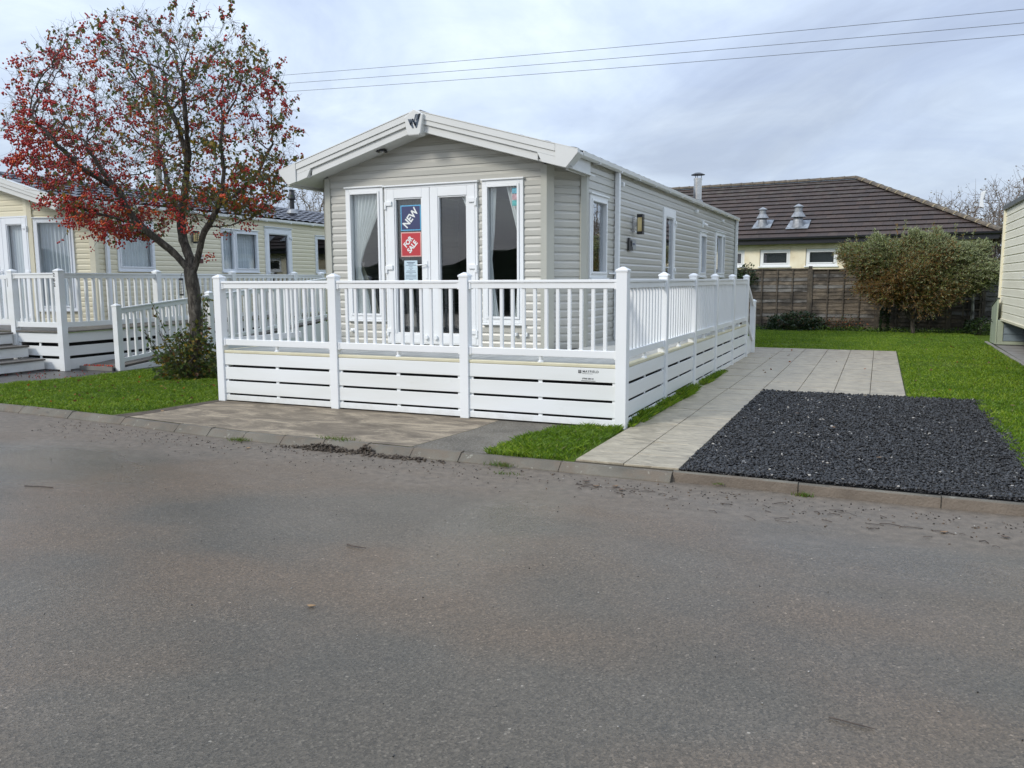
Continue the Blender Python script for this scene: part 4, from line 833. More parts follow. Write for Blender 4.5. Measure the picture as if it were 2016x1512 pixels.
floor(D, I4, [(-5.10, -.015, .045, 1.585)], .632, deck_m); 
fl = MB(); y = 1.592
while y < 8.13: fl.box(-1.085, -.045, y, min(y+.141, 8.135), .608, .632); y += .146
fl.build('deck_boards', deck_m, D, bevel=.002)
e = MB(); e.box(-5.13, 0.03, -.030, .040, .600, .634); e.build('deck_edge', deck_edge, D, bevel=.006)
e = MB(); e.box(-.040, .030, .045, 8.20, .600, .6335); e.build('deck_edge', deck_edge, D, bevel=.006)
e = MB(); e.box(-5.16, -5.09, .045, 1.6, .600, .6335); e.build('deck_edge', deck_edge, D, bevel=.006)
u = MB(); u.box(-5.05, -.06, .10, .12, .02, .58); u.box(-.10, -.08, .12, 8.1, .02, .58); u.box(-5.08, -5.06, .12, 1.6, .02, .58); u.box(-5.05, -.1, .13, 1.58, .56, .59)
u.build('under_deck_shade_sheet', dark, D)  # added dark sheets: painted shade seen through the skirting gaps
SK = [(.456, .597), (.277, .427), (.103, .252), (.014, .080)]
fx = [-5.1308, -3.4269, -1.7363, 0]; sy = [0, 1.68, 3.34, 4.92, 6.53, 8.145]
for x in fx[:-1]: post(D, I4, x, 0, 1.56)
post(D, I4, 0, 0, 1.60, .112)
for y in sy[1:]: post(D, I4, 0, y, 1.56)
for a, b_ in zip(fx, fx[1:]): bay(D, I4, (a, 0), (b_, 0), 1.478, .772, foot=.634, skirt=SK, face=-.012, skm=upvc_dirty)
for a, b_ in zip(sy, sy[1:]): bay(D, I4, (0, a), (0, b_), 1.478, .772, n=11, foot=.634, skirt=SK, face=-.012, skm=upvc_dirty)
bay(D, I4, (-5.1308, 1.56), (-5.1308, 0), 1.478, .772, n=9, skirt=SK, face=-.012, skm=upvc_dirty)
# steps at the far end of the side deck
post(D, I4, 0, 9.15, 1.08); post(D, I4, -1.05, 9.15, 1.08)
for x in (0, -1.05):
    b = MB(); b.ext([(x-.022, 8.2, 1.47), (x-.022, 9.1, 1.02), (x-.022, 9.1, .94), (x-.022, 8.2, 1.39)], (.044, 0, 0)); b.ext([(x-.022, 8.2, .77), (x-.022, 9.1, .32), (x-.022, 9.1, .25), (x-.022, 8.2, .70)], (.044, 0, 0)); b.build('handrail', upvc, D, bevel=.004)
b = MB()
for k, z in enumerate((.42, .21)): b.box(-1.0, -.055, 8.2+k*.45, 8.68+k*.42, z-.03, z)
b.build('step_tread', deck_m, D, bevel=.004)
b = MB(); b.box(-1.0, -.06, 8.19, 8.21, .02, .60); b.box(-1.0, -.06, 8.64, 8.66, .02, .39); b.box(-1.0, -.06, 9.08, 9.10, .02, .18); b.box(-.03, -.01, 8.2, 9.1, .02, .36); b.build('riser', upvc_dirty, D)
# maker's plate printed on the top skirting board
WD = wallframe(I4, (-5, -.031), (0, -.031)); tx = lambda px: 5-.115+px
s = MB(WD); q = 5-.445; z = .558
s.box(q-.002, q+.030, 0, .0012, z-.016, z+.016); lg = s.build('maker_mark', mat("plate_black", (.03, .03, .035), .5), D)
s = MB(WD)
for k in range(2): s.box(q+.004+k*.0, q+.024, .0012, .0018, z-.006+k*.012, z-.003+k*.012)
s.build('maker_mark_stripe', white_ink, lg)
pl = mat("plate_ink", (.04, .045, .05), .6)
text('maker_name', 'MAYFIELD', .034, textframe(WD, q+.128, .0004, z+.002), pl, D, .0006, .0003, space=1.15)
b = MB(WD); b.box(q+.04, q+.15, 0, .0006, z-.021, z-.018); b.box(q+.03, q+.18, 0, .0006, z-.094, z-.089); b.build('maker_name_rule', pl, D)
text('maker_phone', '07968 288143', .021, textframe(WD, q+.10, .0004, z-.070), pl, D, .0005, .0003)

# neighbour's older deck with steps and ramp
D2 = thing('raised_deck', 'older white deck with steps, numbered corner post and railed ramp beside the cream home', 'deck', MN.to_translation(), R(2.5))
PY = [0.045, 2.155, 4.25, 6.40, 7.50]
for i, y in enumerate(PY): post(D2, MN, 0, y, 1.70, .115, upvc_dirty)
SK2 = [(.468, .63), (.246, .410), (.02, .198)]
for a, b_ in zip(PY, PY[1:]): bay(D2, MN, (0, a), (0, b_), 1.632, .811, hpost=.057, n=12 if b_-a > 2 else 6, bw=.052, zb_t=.086, zt_t=.09, m=upvc_dirty, skirt=SK2, face=.0)
post(D2, MN, -1.09, .045, 1.70, .105, upvc_dirty); post(D2, MN, -2.25, .045, 1.70, .105, upvc_dirty)
bay(D2, MN, (-1.09, .045), (0, .045), 1.632, .811, hpost=.055, n=7, bw=.045, zb_t=.086, zt_t=.09, m=upvc_dirty, skirt=SK2, face=-.0)
b = MB(MN); b.box(-4.3, .04, -.0, .12, .64, .665); b.box(-.07, .05, .12, 7.6, .64, .664); b.build('deck_edge', old_deck, D2)
floor(D2, MN, [(-4.3, -.075, .125, 1.25), (-1.05, -.075, 1.26, 7.6)], .663, old_deck)
b = MB(MN); b.box(-4.3, -.09, .2, .22, .02, .62); b.box(-.14, -.12, .22, 7.5, .02, .62); b.build('under_deck_shade_sheet', dark, D2)  # same painted shade, as dark sheets under the older deck
# gate leaf between the two left posts
G = MB(MN); G.box(-2.19, -1.16, .03, .065, 1.53, 1.60); G.box(-2.19, -1.16, .03, .065, .76, .85); G.box(-2.19, -2.12, .03, .065, .85, 1.53); G.box(-1.23, -1.16, .03, .065, .85, 1.53)
for k in range(6): G.box(-2.06+k*.15, -2.01+k*.15, .032, .062, .85, 1.53)
gt = G.build('gate', upvc_dirty, D2, bevel=.004); b = MB(MN); b.box(-1.16, -1.135, .0, .03, 1.40, 1.55); b.build('hinge', black_m, gt)
for i, (ue, z) in enumerate(((-.36, .205), (-.715, .42), (-1.07, .635))):
    zt = z; b = MB(MN); b.box(ue-.38, ue+.03, -1.35, -.045, zt-.028, zt); b.build('step_tread', old_deck, D2, bevel=.006)
    b = MB(MN); b.box(ue-.02, ue, -1.34, -.05, (0.03 if i == 0 else zt-.19), zt-.03); b.build('riser', upvc_dirty, D2, bevel=.003)
b = MB(MN); b.box(-1.45, -.38, -1.36, -1.34, .03, .17); b.box(-1.45, -.74, -1.362, -1.342, .18, .39); b.box(-1.45, -1.09, -1.36, -1.34, .40, .60); b.build('step_side', upvc_dirty, D2)
# ramp
post(D2, MN, .84, .395, 1.12, .105, upvc_dirty); post(D2, MN, .84, 2.58, 1.30, .105, upvc_dirty); post(D2, MN, .84, 4.75, 1.48, .105, upvc_dirty); post(D2, MN, .84, 6.9, 1.66, .105, upvc_dirty)
rz_ = lambda v: .06+(v-.3)*.083
for a, b_ in ((.395, 2.58), (2.58, 4.75), (4.75, 6.9)):
    bay(D2, MN, (.84, a), (.84, b_), 1.045, .205, hpost=.052, n=12, bw=.05, zb_t=.07, zt_t=.10, m=upvc_dirty, zA=(a-.395)*.083, zB=(b_-.395)*.083)
b = MB(MN); v = .30
while v < 7.4:
    b.ext([(.06, v, rz_(v)-.02), (.06, v+.135, rz_(v+.135)-.02), (.06, v+.135, rz_(v+.135)), (.06, v, rz_(v))], (.73, 0, 0)); v += .142
b.build('ramp_boards', old_deck, D2)
b = MB(MN); b.ext([(.865, .42, .0), (.865, 7.2, .0), (.865, 7.2, .60), (.865, .42, .045)], (.02, 0, 0)); b.build('ramp_side', upvc_dirty, D2)
b = MB(MN); b.box(.06, .79, .27, .298, -.0, .07); b.build('ramp_nosing', mat("grey_ramp_edge", (.20, .19, .17), .6), D2)
WN = wallframe(MN, (-.0575, -.0125), (.0575, -.0125))
WNS = wallframe(MN, (-.0575, -.0125), (.0575, -.0125))
for k, c in enumerate('262'):
    text('house_number', c, .085, textframe(WN, .018, .001, 1.595-k*.082), black_m, D2, .002, .001)

# ------------------------------------------------------------------ brown-roofed building
BA = R(-6.66); MBD = T(5.34, 22.39) @ RZ(BA)
BL = thing('brick_bungalow', 'long cream rendered building with a brown tiled hipped roof behind the wooden fence', 'building', (5.34, 22.39, 0), BA)
wx = [(-8.75, -7.66), (-7.115, -6.045), (-5.52, -4.46), (-3.6, -2.6), (-1.9, -.95)]
b = MB(MBD); xs = [-15.]+[v for a in wx for v in a]+[0.]
z0w, z1w = 1.885, 2.53
for i in range(0, len(xs), 2): b.box(xs[i], xs[i+1], 0, .25, 0, 2.72)
for a, c in wx: b.box(a, c, .001, .25, 0, z0w); b.box(a, c, .001, .25, z1w, 2.72)
b.box(-.25, 0, .25, 9.6, 0, 2.72); b.build('wall', render_m, BL)
WB = wallframe(MBD, (-15, 0), (0, 0))
for a, c in wx:
    mb = MB(WB); a_, c_ = a+15, c+15
    frame_bars(mb, a_+.01, c_-.01, z0w+.045, z1w-.005, .075, -.13, -.04); frame_bars(mb, a_+.086, c_-.086, z0w+.121, z1w-.081, .045, -.11, -.025); fr = mb.build('window', upvc, BL, bevel=.006)
    mb = MB(WB); mb.box(a_+.12, c_-.12, -.09, -.08, z0w+.15, z1w-.11); mb.build('pane', glass_m, fr)
    mb = MB(WB); mb.box(a_-.04, c_+.04, -.1, .05, z0w, z0w+.044); mb.build('sill', upvc, fr, bevel=.005)
    mb = MB(WB); mb.box(a_+.02, c_-.02, -.24, -.20, z0w, z1w); mb.build('room_shade_sheet', mat("unlit_room_shade", (.015, .02, .024), .9), fr)  # near-black sheet added behind the pane as the unlit room's shade
S = (5.336-2.9)/4.8; ZR = 5.336
roof = MB(MBD); nc = 14; dy = 5.0/nc
ye, yr = -.35, 4.65; Sg = (ZR-2.9)/(yr-ye)
ztop = lambda y: 2.9+Sg*(y-ye)
def xh(y): return .35-(y-ye)
r2 = random.Random(9)
for c in range(nc):
    y0, y1 = ye+c*dy, ye+(c+1)*dy; zz0 = ztop(y0)+.032; zz1 = ztop(y1)+.0
    roof.add([(-15.4, y0+.05, zz0-.035), (xh(y0), y0+.05, zz0-.035), (xh(y0), y0, zz0), (-15.4, y0, zz0), (xh(y1+.02), y1+.02, zz1), (-15.4, y1+.02, zz1)], [(0, 1, 2, 3), (3, 2, 4, 5)])
roof.add([(.35, ye, 2.9), (.35, 9.65, 2.9), (xh(yr), yr, ZR)], [(0, 1, 2)]); roof.add([(-15.4, 9.65, 2.9), (-15.4, yr, ZR), (xh(yr), yr, ZR), (.35, 9.65, 2.9)], [(0, 1, 2, 3)])
roof.add([(-15.4, ye, 2.9), (-15.4, yr, ZR), (-15.4, 9.65, 2.9)], [(0, 1, 2)])
rf = roof.build('roof', tile_m, BL)
b = MB(MBD); b.box(-15.4, .30, ye-.02, .0, 2.70, 2.735); b.box(-15.4, .33, ye-.02, ye+.01, 2.735, 2.90); b.build('fascia', bargeblack, BL)
b = MB(MBD); b.ext([(-15.4, ye-.02, 2.93), (-15.4, ye-.13, 2.93), (-15.4, ye-.125, 2.87), (-15.4, ye-.09, 2.835), (-15.4, ye-.05, 2.835), (-15.4, ye-.02, 2.86)], (15.85, 0, 0)); b.build('gutter', bargeblack, BL)
def halfridge(name, P, Q, n, m1, m2, rr=.12):
    P, Q = Vector(P), Vector(Q); d = (Q-P)/n; mb = MB(MBD); mm = MB(MBD)
    side = Vector((-d.y, d.x, 0)).normalized(); up = side.cross(d.normalized()); up = up if up.z > 0 else -up
    for i in range(n):
        a, e_ = P+d*(i+.02), P+d*(i+.98); k = 7; ra, rb = rr*1.06, rr*.96
        vs = [a+side*ra*math.cos(t_)+up*ra*math.sin(t_)*.8 for t_ in [math.pi*j/(k-1) for j in range(k)]]+[e_+side*rb*math.cos(t_)+up*rb*math.sin(t_)*.8 for t_ in [math.pi*j/(k-1) for j in range(k)]]
        mb.add(vs, [(j, j+1, k+j+1, k+j) for j in range(k-1)]+[tuple(range(k)), tuple(range(k, 2*k))])
        e2 = P+d*(i+1.05); a2 = P+d*(i+.93)
        if i < n-1: vs = [a2+side*ra*1.05*math.cos(t_)+up*ra*math.sin(t_)*.84 for t_ in [math.pi*j/(k-1) for j in range(k)]]+[e2+side*ra*1.05*math.cos(t_)+up*ra*math.sin(t_)*.84 for t_ in [math.pi*j/(k-1) for j in range(k)]]; mm.add(vs, [(j, j+1, k+j+1, k+j) for j in range(k-1)])
    r_ = mb.build(name, m1, rf)
    mm.build('mortar', m2, rf)
halfridge('hip_tiles', (.38, ye-.03, 2.93), (xh(yr), yr, ZR+.03), 15, hip_m, mortar_m)
halfridge('ridge_tiles', (xh(yr), yr, ZR+.02), (-15.4, yr, ZR+.02), 24, hip_m, hip_m, .13)
def vent(X, Y, s, label):
    z = ztop(Y); p = MBD @ Vector((X, Y, z)); v = thing('roof_vent', label, 'roof vent', p, BA, 'metal vents on the brown roof')
    b = MB(MBD); b.ext([(X-.36*s, Y-.22, ztop(Y-.22)+.05), (X+.36*s, Y-.22, ztop(Y-.22)+.05), (X+.33*s, Y+.45, ztop(Y+.45)+.05), (X-.33*s, Y+.45, ztop(Y+.45)+.05)], (0, 0, .012)); b.build('flashing', lead, v)
    c = MBD @ Vector((X, Y, z)); b = MB()
    b.lathe([(.19*s, -.02), (.165*s, .22), (.13*s, .36), (.125*s, .66*s)], c, 18); b.build('pipe', galv, v)
    b = MB(); b.lathe([(.135*s, .50*s), (.16*s, .46*s), (.245*s, .335*s), (.235*s, .325*s), (.13*s, .44*s)], c, 18); b.build('skirt', galv, v)
    b = MB(); b.lathe([(.165*s, .655*s), (.175*s, .67*s), (.06*s, .745*s), (.0, .77*s)], c, 18); b.build('cap', galv, v)
vent(-7.21, .62, .93, 'smaller left hand metal vent cowl on the brown tiled roof'); vent(-5.92, .48, 1.08, 'larger right hand metal vent cowl on the brown tiled roof')

# ------------------------------------------------------------------ lap panel fence
FN = thing('wooden_fence', 'weathered brown lap panel fence at the back of the lawn', 'fence', (0, 17.75, 0))
r2 = random.Random(21)
def panel(x0, x1, y, z1, m3, pitch=.105, batt=4, z0=.05, topcap=True):
    b = MB(); z = z0; L = x1-x0
    while z < z1-.02:
        t = min(pitch+.025, z1-z); seg = 10; o = -.022+r2.uniform(-.004, .004)
        mi = r2.choice((0, 0, 1, 1, 2)) if len(m3) > 2 else 0
        vs = []; ph = r2.uniform(0, 6)
        for i in range(seg+1):
            x = x0+L*i/seg; w_ = .006*math.sin(ph+i*1.3)+r2.uniform(-.005, .005); vs += [(x, y+o-.012+r2.uniform(-.003, .003), z+w_), (x, y+o+.012, z+t)]
        b.add(vs, [(2*i, 2*i+2, 2*i+3, 2*i+1) for i in range(seg)], mi)
        z += pitch
    b.box(x0, x1, y+.0, y+.01, z0, z1-.01, 1 if len(m3) > 1 else 0)
    for k in range(batt+1): q = x0+.02+(L-.04)*k/batt; b.box(q-.018, q+.018, y-.062, y-.034, z0, z1-.01, 1 if len(m3) > 1 else 0)
    if topcap: b.box(x0, x1, y-.07, y+.02, z1-.012, z1+.018, 0)
    b.build('fence_panel', m3, FN)
yF = 17.85; px_ = [-5.1, -3.25, -1.42, .42, 2.25, 4.08]
for i, (a, c) in enumerate(zip(px_, px_[1:])): panel(a+.035, c-.035, yF, [1.74, 1.75, 1.77, 1.745, 1.74][i], [lap_m, lap_d, lap_g] if i < 4 else [lap_m, lap_m, lap_d])
panel(4.10, 4.95, yF, 1.74, [lap_m, lap_d, lap_g], batt=2)
for x in px_: b = MB(); b.box(x-.05, x+.05, yF-.065, yF+.03, 0, 1.83+.02*math.sin(x*5)); b.build('fence_post', post_w, FN, bevel=.008)
b = MB(); b.box(4.83, 4.91, yF-.25, yF-.14, 0, 1.93); b.build('fence_post', post_w, FN, bevel=.008)
panel(4.88, 6.7, yF-.15, 1.93, [lap_g, lap_g, lap_g], .135, 2)
TR = thing('trellis', 'narrow wooden trellis leaning on the fence at the right of the big bush', 'trellis', (4.55, 17.5, 0))
b = MB(); b.box(4.36, 4.40, 17.48, 17.52, 0, 1.3); b.box(4.76, 4.80, 17.48, 17.52, 0, 1.5); b.build('upright', post_w, TR)
b = MB()
for k in range(6): b.box(4.34, 4.82, 17.46, 17.48, .22+k*.2, .25+k*.2)
b.build('crossbar', post_w, TR)
b = MB(); b.tube([(4.57, 17.42, 0), (4.60, 17.42, .5), (4.58, 17.42, 1.1)], [.05, .045, .03], 8); tag(b.build('old_stump', wood("lichen_stump", (.16, .15, .13), (.36, .35, .31), (2, 2, 1))), 'pale lichened dead stem standing inside the trellis', 'dead stem')

# ------------------------------------------------------------------ plants
def leaves_mesh(name, P, size, mats, mi, parent, dirs=None, curl=.25, aspect=.5, droop=0.):
    n = len(P); P = np.asarray(P, float); s = np.asarray(size)*np.ones(n)
    if dirs is None:
        d = g.normal(0, 1, (n, 3)); d[:, 2] = d[:, 2]*.6-droop
    else: d = dirs+g.normal(0, .35, (n, 3))
    d /= np.linalg.norm(d, axis=1, keepdims=True); u = g.normal(0, 1, (n, 3)); s1 = np.cross(d, u); s1 /= np.linalg.norm(s1, axis=1, keepdims=True)+1e-9; nn = np.cross(d, s1)
    d = d*s[:, None]; s1 = s1*s[:, None]*aspect; nn = nn*s[:, None]*curl
    V = np.stack([P, P+d*.45+s1*.5+nn*.5, P+d, P+d*.45-s1*.5+nn*.5], 1).reshape(-1, 3)
    F = (np.array([[0, 1, 2], [0, 2, 3]])[None]+np.arange(n)[:, None, None]*4).ravel()
    return raw_mesh(name, V, F, 3, mats, np.repeat(mi, 2), parent)
def berries_mesh(name, P, r, mats, mi, parent):
    ph = (1+5**.5)/2; ico = np.array([(-1, ph, 0), (1, ph, 0), (-1, -ph, 0), (1, -ph, 0), (0, -1, ph), (0, 1, ph), (0, -1, -ph), (0, 1, -ph), (ph, 0, -1), (ph, 0, 1), (-ph, 0, -1), (-ph, 0, 1)]); ico /= np.linalg.norm(ico[0])
    fc = np.array([(0, 11, 5), (0, 5, 1), (0, 1, 7), (0, 7, 10), (0, 10, 11), (1, 5, 9), (5, 11, 4), (11, 10, 2), (10, 7, 6), (7, 1, 8), (3, 9, 4), (3, 4, 2), (3, 2, 6), (3, 6, 8), (3, 8, 9), (4, 9, 5), (2, 4, 11), (6, 2, 10), (8, 6, 7), (9, 8, 1)])
    n = len(P); V = (P[:, None]+ico[None]*np.asarray(r)[:, None, None]*np.array([1, 1, 1.12])).reshape(-1, 3)
    return raw_mesh(name, V, (fc[None]+np.arange(n)[:, None, None]*12).ravel(), 3, mats, np.repeat(mi, 20), parent, True)
def tubes_np(name, A, B, ra, rb, m, parent, sides=3):
    A, B = np.asarray(A), np.asarray(B); n = len(A); d = B-A; d /= np.linalg.norm(d, axis=1, keepdims=True)+1e-9
    u = np.cross(d, np.array([.3, .5, .81])); u /= np.linalg.norm(u, axis=1, keepdims=True)+1e-9; v = np.cross(d, u); V = np.zeros((n, 2*sides, 3))
    for k in range(sides):
        a = 2*math.pi*k/sides; q = u*math.cos(a)+v*math.sin(a); V[:, k] = A+q*np.asarray(ra)[:, None]; V[:, sides+k] = B+q*np.asarray(rb)[:, None]
    F = np.array([(k, (k+1) % sides, sides+(k+1) % sides, sides+k) for k in range(sides)])
    return raw_mesh(name, V.reshape(-1, 3), (F[None]+np.arange(n)[:, None, None]*2*sides).ravel(), 4, [m], None, parent)
def colonize(nodes, par, attr, infl, kill, step, iters, grav=0., jit=.15):
    nodes = [np.array(p, float) for p in nodes]; par = list(par); attr = attr.copy(); N = np.array(nodes)
    for _ in range(iters):
        if len(attr) == 0: break
        d = np.linalg.norm(attr[:, None]-N[None], axis=2); j = d.argmin(1); dm = d[np.arange(len(attr)), j]
        ok = dm < infl; attr2 = dm > kill; new = {}
        for a in np.where(ok & attr2)[0]: new.setdefault(j[a], np.zeros(3)); new[j[a]] += (attr[a]-N[j[a]])/dm[a]
        attr = attr[attr2]
        if not new: break
        add = []
        for k, v in new.items():
            v = v/(np.linalg.norm(v)+1e-9)+g.normal(0, jit, 3)+np.array([0, 0, -grav]); v /= np.linalg.norm(v); add.append(N[k]+v*step); par.append(k)
        N = np.vstack([N, np.array(add)])
    return N, par
def radii(N, par, tip, ex=2.25):
    r = np.zeros(len(N))
    for i in range(len(N)-1, -1, -1):
        r[i] = tip if r[i] == 0 else r[i]**(1/ex)
        if par[i] >= 0: r[par[i]] += r[i]**ex
    return r
BR = np.array([math.cos(_ya), math.sin(_ya), 0]); BD = np.array([-math.sin(_ya), math.cos(_ya), 0]); TB = np.array([-7.32, 1.72, 0])
def tp(px, py, d=0): return TB+BR*((px-385)/130.)+BD*d+np.array([0, 0, (741-py)/131.])
TREE = thing('berry_tree', 'small tree laden with red berries and sparse autumn leaves', 'tree', tuple(TB))
limbs = [[(383, 741, 0), (384, 700, 0), (388, 660, .0), (391, 620, .0), (390, 580, 0), (386, 545, 0), (384, 525, 0)]]
sub = [(6, [(362, 498, -.03), (338, 474, -.08), (318, 456, -.12), (296, 436, -.2), (282, 405, -.28), (268, 370, -.3), (240, 335, -.3), (215, 290, -.3)]),
       (6, [(376, 490, .1), (366, 465, .15), (362, 430, .18), (366, 395, .2), (374, 350, .22), (378, 300, .22), (372, 250, .15), (350, 200, .1)]),
       (5, [(396, 515, 0), (409, 480, -.05), (420, 450, -.08), (438, 425, -.1), (452, 400, -.12), (463, 372, -.16), (470, 330, -.2), (468, 280, -.25), (478, 230, -.3)]),
       ]
N0 = []; P0 = []
def chain(start, pts):
    prev = start
    for a in pts:
        q = tp(*a); p = N0[prev]; L = np.linalg.norm(q-p); k = max(1, int(round(L/.11)))
        for i in range(1, k+1): N0.append(p+(q-p)*i/k+(g.normal(0, .008, 3) if i < k else 0)); P0.append(prev); prev = len(N0)-1
    return prev
N0.append(tp(383, 745)); P0.append(-1)
idx = [0]
for a in limbs[0]: idx.append(chain(idx[-1], [a]))
ends = [chain(idx[k+1 if k < 6 else 7], pts) for k, pts in sub]
def nearest(a): q = tp(*a); return int(np.argmin([np.linalg.norm(n-q) for n in N0]))
chain(nearest((425, 443, -.08)), [(445, 440, .05), (462, 436, .15), (485, 425, .25), (510, 412, .35), (530, 380, .4)])
chain(nearest((296, 436, -.2)), [(262, 425, -.35), (225, 415, -.45), (190, 400, -.5)])
chain(nearest((362, 430, .18)), [(340, 390, .4), (310, 340, .7), (290, 280, .9)])
chain(nearest((452, 400, -.12)), [(480, 370, .2), (510, 330, .4), (540, 270, .5)])
chain(nearest((374, 350, .22)), [(400, 300, -.1), (415, 240, -.5), (420, 180, -.6)])
chain(nearest((268, 370, -.3)), [(240, 345, -.7), (200, 300, -.9), (160, 250, -.9)])
OUT = np.array([(72, 290), (84, 205), (112, 138), (165, 92), (235, 55), (330, 40), (420, 35), (505, 45), (548, 110), (590, 185), (595, 255), (588, 320), (572, 375), (545, 425), (480, 430), (440, 452), (380, 415), (320, 435), (270, 470), (205, 452), (165, 415), (125, 378), (86, 340)], float)
C0 = np.array([320., 255.])
def crown_pts(n):
    out = []
    while len(out) < n:
        q = np.array([g.uniform(0, 620), g.uniform(0, 500)])
        if not inpoly(q[None], OUT)[0]: continue
        if vnoise(q[None]/62., 1, 31)[0] < .36 and g.random() < .85: continue
        # distance to the outline along the ray from the centre
        v = q-C0; s = 1.
        while s < 6 and inpoly((C0+v*s)[None], OUT)[0]: s *= 1.08
        rho = min(1, 1/s); dm = 1.75*math.sqrt(max(0, 1-rho**2)); out.append(tp(q[0], q[1], g.uniform(-dm, dm)))
    return np.array(out)
N, par = colonize(N0, P0, crown_pts(7500), 1.0, .095, .065, 120, .02, .25)
rad = radii(N, par, .0024, 2.0)
# match the trunk's measured girth
rad = .0024+(rad-.0024)*((.098-.0024)/(rad[idx[4]]-.0024))
rad[:idx[1]+1] *= 1.12
kids = {}
for i, p in enumerate(par):
    if p >= 0: kids.setdefault(p, []).append(i)
tk = MB()
tw_A, tw_B, tw_ra, tw_rb = [], [], [], []
def run(i0, start):
    pts = [N[i0]] if start is None else [N[start], N[i0]]; rr = [rad[i0]] if start is None else [min(rad[start], rad[i0]*1.15), rad[i0]]; cur = i0; side = []
    while cur in kids:
        ks = sorted(kids[cur], key=lambda q: -rad[q]); side += [(q, cur) for q in ks[1:]]; cur = ks[0]; pts.append(N[cur]); rr.append(rad[cur])
        if rad[cur] < .006: break
    stop = cur
    if len(pts) > 1:
        ns = 12 if max(rr) > .05 else (7 if max(rr) > .018 else 4)
        if max(rr) > .04:               # bark relief
            P2, R2_ = [], []
            for a, b_, ra, rb in zip(pts, pts[1:], rr, rr[1:]):
                for q in (0, .5): P2.append(a+(b_-a)*q); R2_.append((ra+(rb-ra)*q)*(1+g.normal(0, .035)))
            P2.append(pts[-1]); R2_.append(rr[-1]); pts, rr = P2, R2_
        tk.tube([tuple(p) for p in pts], rr, ns)
    for q, c in side: todo.append((q, c))
    if stop in kids and rad[stop] < .006:
        for q in kids[stop]: small.append(q)
todo = [(0, None)]; small = []
while todo:
    q, c = todo.pop(); 
    if rad[q] < .006 and c is not None: small.append(q)
    else: run(q, c)
stack = list(small)
while stack:
    q = stack.pop(); tw_A.append(N[par[q]]); tw_B.append(N[q]); tw_ra.append(max(rad[q], .0024)); tw_rb.append(rad[q]*.9); stack += kids.get(q, [])
tk.build('trunk', bark, TREE, smooth=True)
# fine twigs and long outer shoots
tips = [i for i in range(len(N)) if rad[i] < .0075]; 
ctr = tp(330, 330); leafP, leafS, leafD = [], [], []; ber = []; bm = []
for i in tips:
    if g.random() < .8:
        d = (N[i]-ctr); d /= np.linalg.norm(d); d = d*.5+g.normal(0, .7, 3)+np.array([0, 0, .15]); d /= np.linalg.norm(d); L = g.uniform(.06, .22)
        m_ = N[i]+d*L*.5+g.normal(0, .01, 3); e_ = m_+(d+g.normal(0, .35, 3))*L*.5
        tw_A += [N[i], m_]; tw_B += [m_, e_]; tw_ra += [.0020, .0017]; tw_rb += [.0017, .0012]
shoots = []
top = [(225, 22), (283, 28), (165, 45), (158, 62), (295, 35), (345, 25), (362, -12), (385, 0), (428, 5), (470, 15), (505, 18), (520, 60), (540, 92), (580, 118), (594, 122), (612, 182), (608, 215), (603, 245), (585, 270), (575, 330), (560, 375), (90, 68), (62, 75), (35, 148), (8, 208), (5, 238), (3, 300), (60, 120), (130, 60), (240, 45), (310, 15), (450, 40), (560, 150), (570, 160), (598, 290), (20, 180), (110, 95), (200, 60), (400, 20), (490, 60), (535, 130), (40, 340), (70, 395), (110, 470), (165, 480), (75, 420)]
for a in top:
    e_ = tp(a[0], a[1], g.uniform(-.3, .5)); j = int(np.argmin(np.linalg.norm(N-e_-np.array([0, 0, -.1]), axis=1))); s_ = N[j]; d = e_-s_; 
    pr = s_; K_ = 6
    for k in range(1, K_+1):
        q = s_+d*k/K_+np.array([0, 0, -.25*np.linalg.norm(d)*(k/K_)*(1-k/K_)])*(1 if a[1] < 200 else -.3)+g.normal(0, .012, 3)
        tw_A.append(pr); tw_B.append(q); tw_ra.append(.005-.0005*k); tw_rb.append(.005-.0005*(k+1)); shoots.append((pr, q, a)); pr = q
tubes_np('twigs', tw_A, tw_B, tw_ra, tw_rb, twig_m, TREE, 3)
def pxof(P): return 385+((P-TB) @ BR)*130., 741-P[2]*131.
for i in tips:
    x, y = pxof(N[i]); right = np.clip((x-300)/250, 0, 1); topn = np.clip((200-y)/200, 0, 1); low = np.clip((y-330)/120, 0, 1)
    dens = .30+.60*right+.15*topn+.55*low+.45*float(x > 360 and y > 230)
    k = g.poisson(dens*2.6*np.clip(vnoise(np.array([[x/38.+3, y/34.]]), 1, 23)[0]*2.2-.75, 0, 1.1))
    for _ in range(k): leafP.append(N[i]+g.normal(0, .05, 3)); leafS.append(g.uniform(.05, .085)); leafD.append((g.normal(0, .6), g.normal(0, .6), -.7))
    edge_ = np.clip(np.hypot((x-310)/290, (y-250)/215), 0, 1)
    left = np.clip((430-x)/250, .18, 1.)*(.35+.75*np.clip((y-60)/200, 0, 1))*(.45+.75*edge_)
    patch = np.clip(1.9*vnoise(np.array([[x/55., y/45.]]), 1, 5)[0]-.45, 0.03, 1.2)
    if g.random() < .80*left*patch**1.4+.03:
        c = N[i]+g.normal(0, .035, 3)+np.array([0, 0, -.04]); nb = g.integers(4, 12)
        orange = g.random() < .13+.3*low*(x > 200)
        for _ in range(nb): ber.append(c+g.normal(0, .024, 3)*np.array([1, 1, .8])); bm.append(1 if (orange and g.random() < .7) else 0)
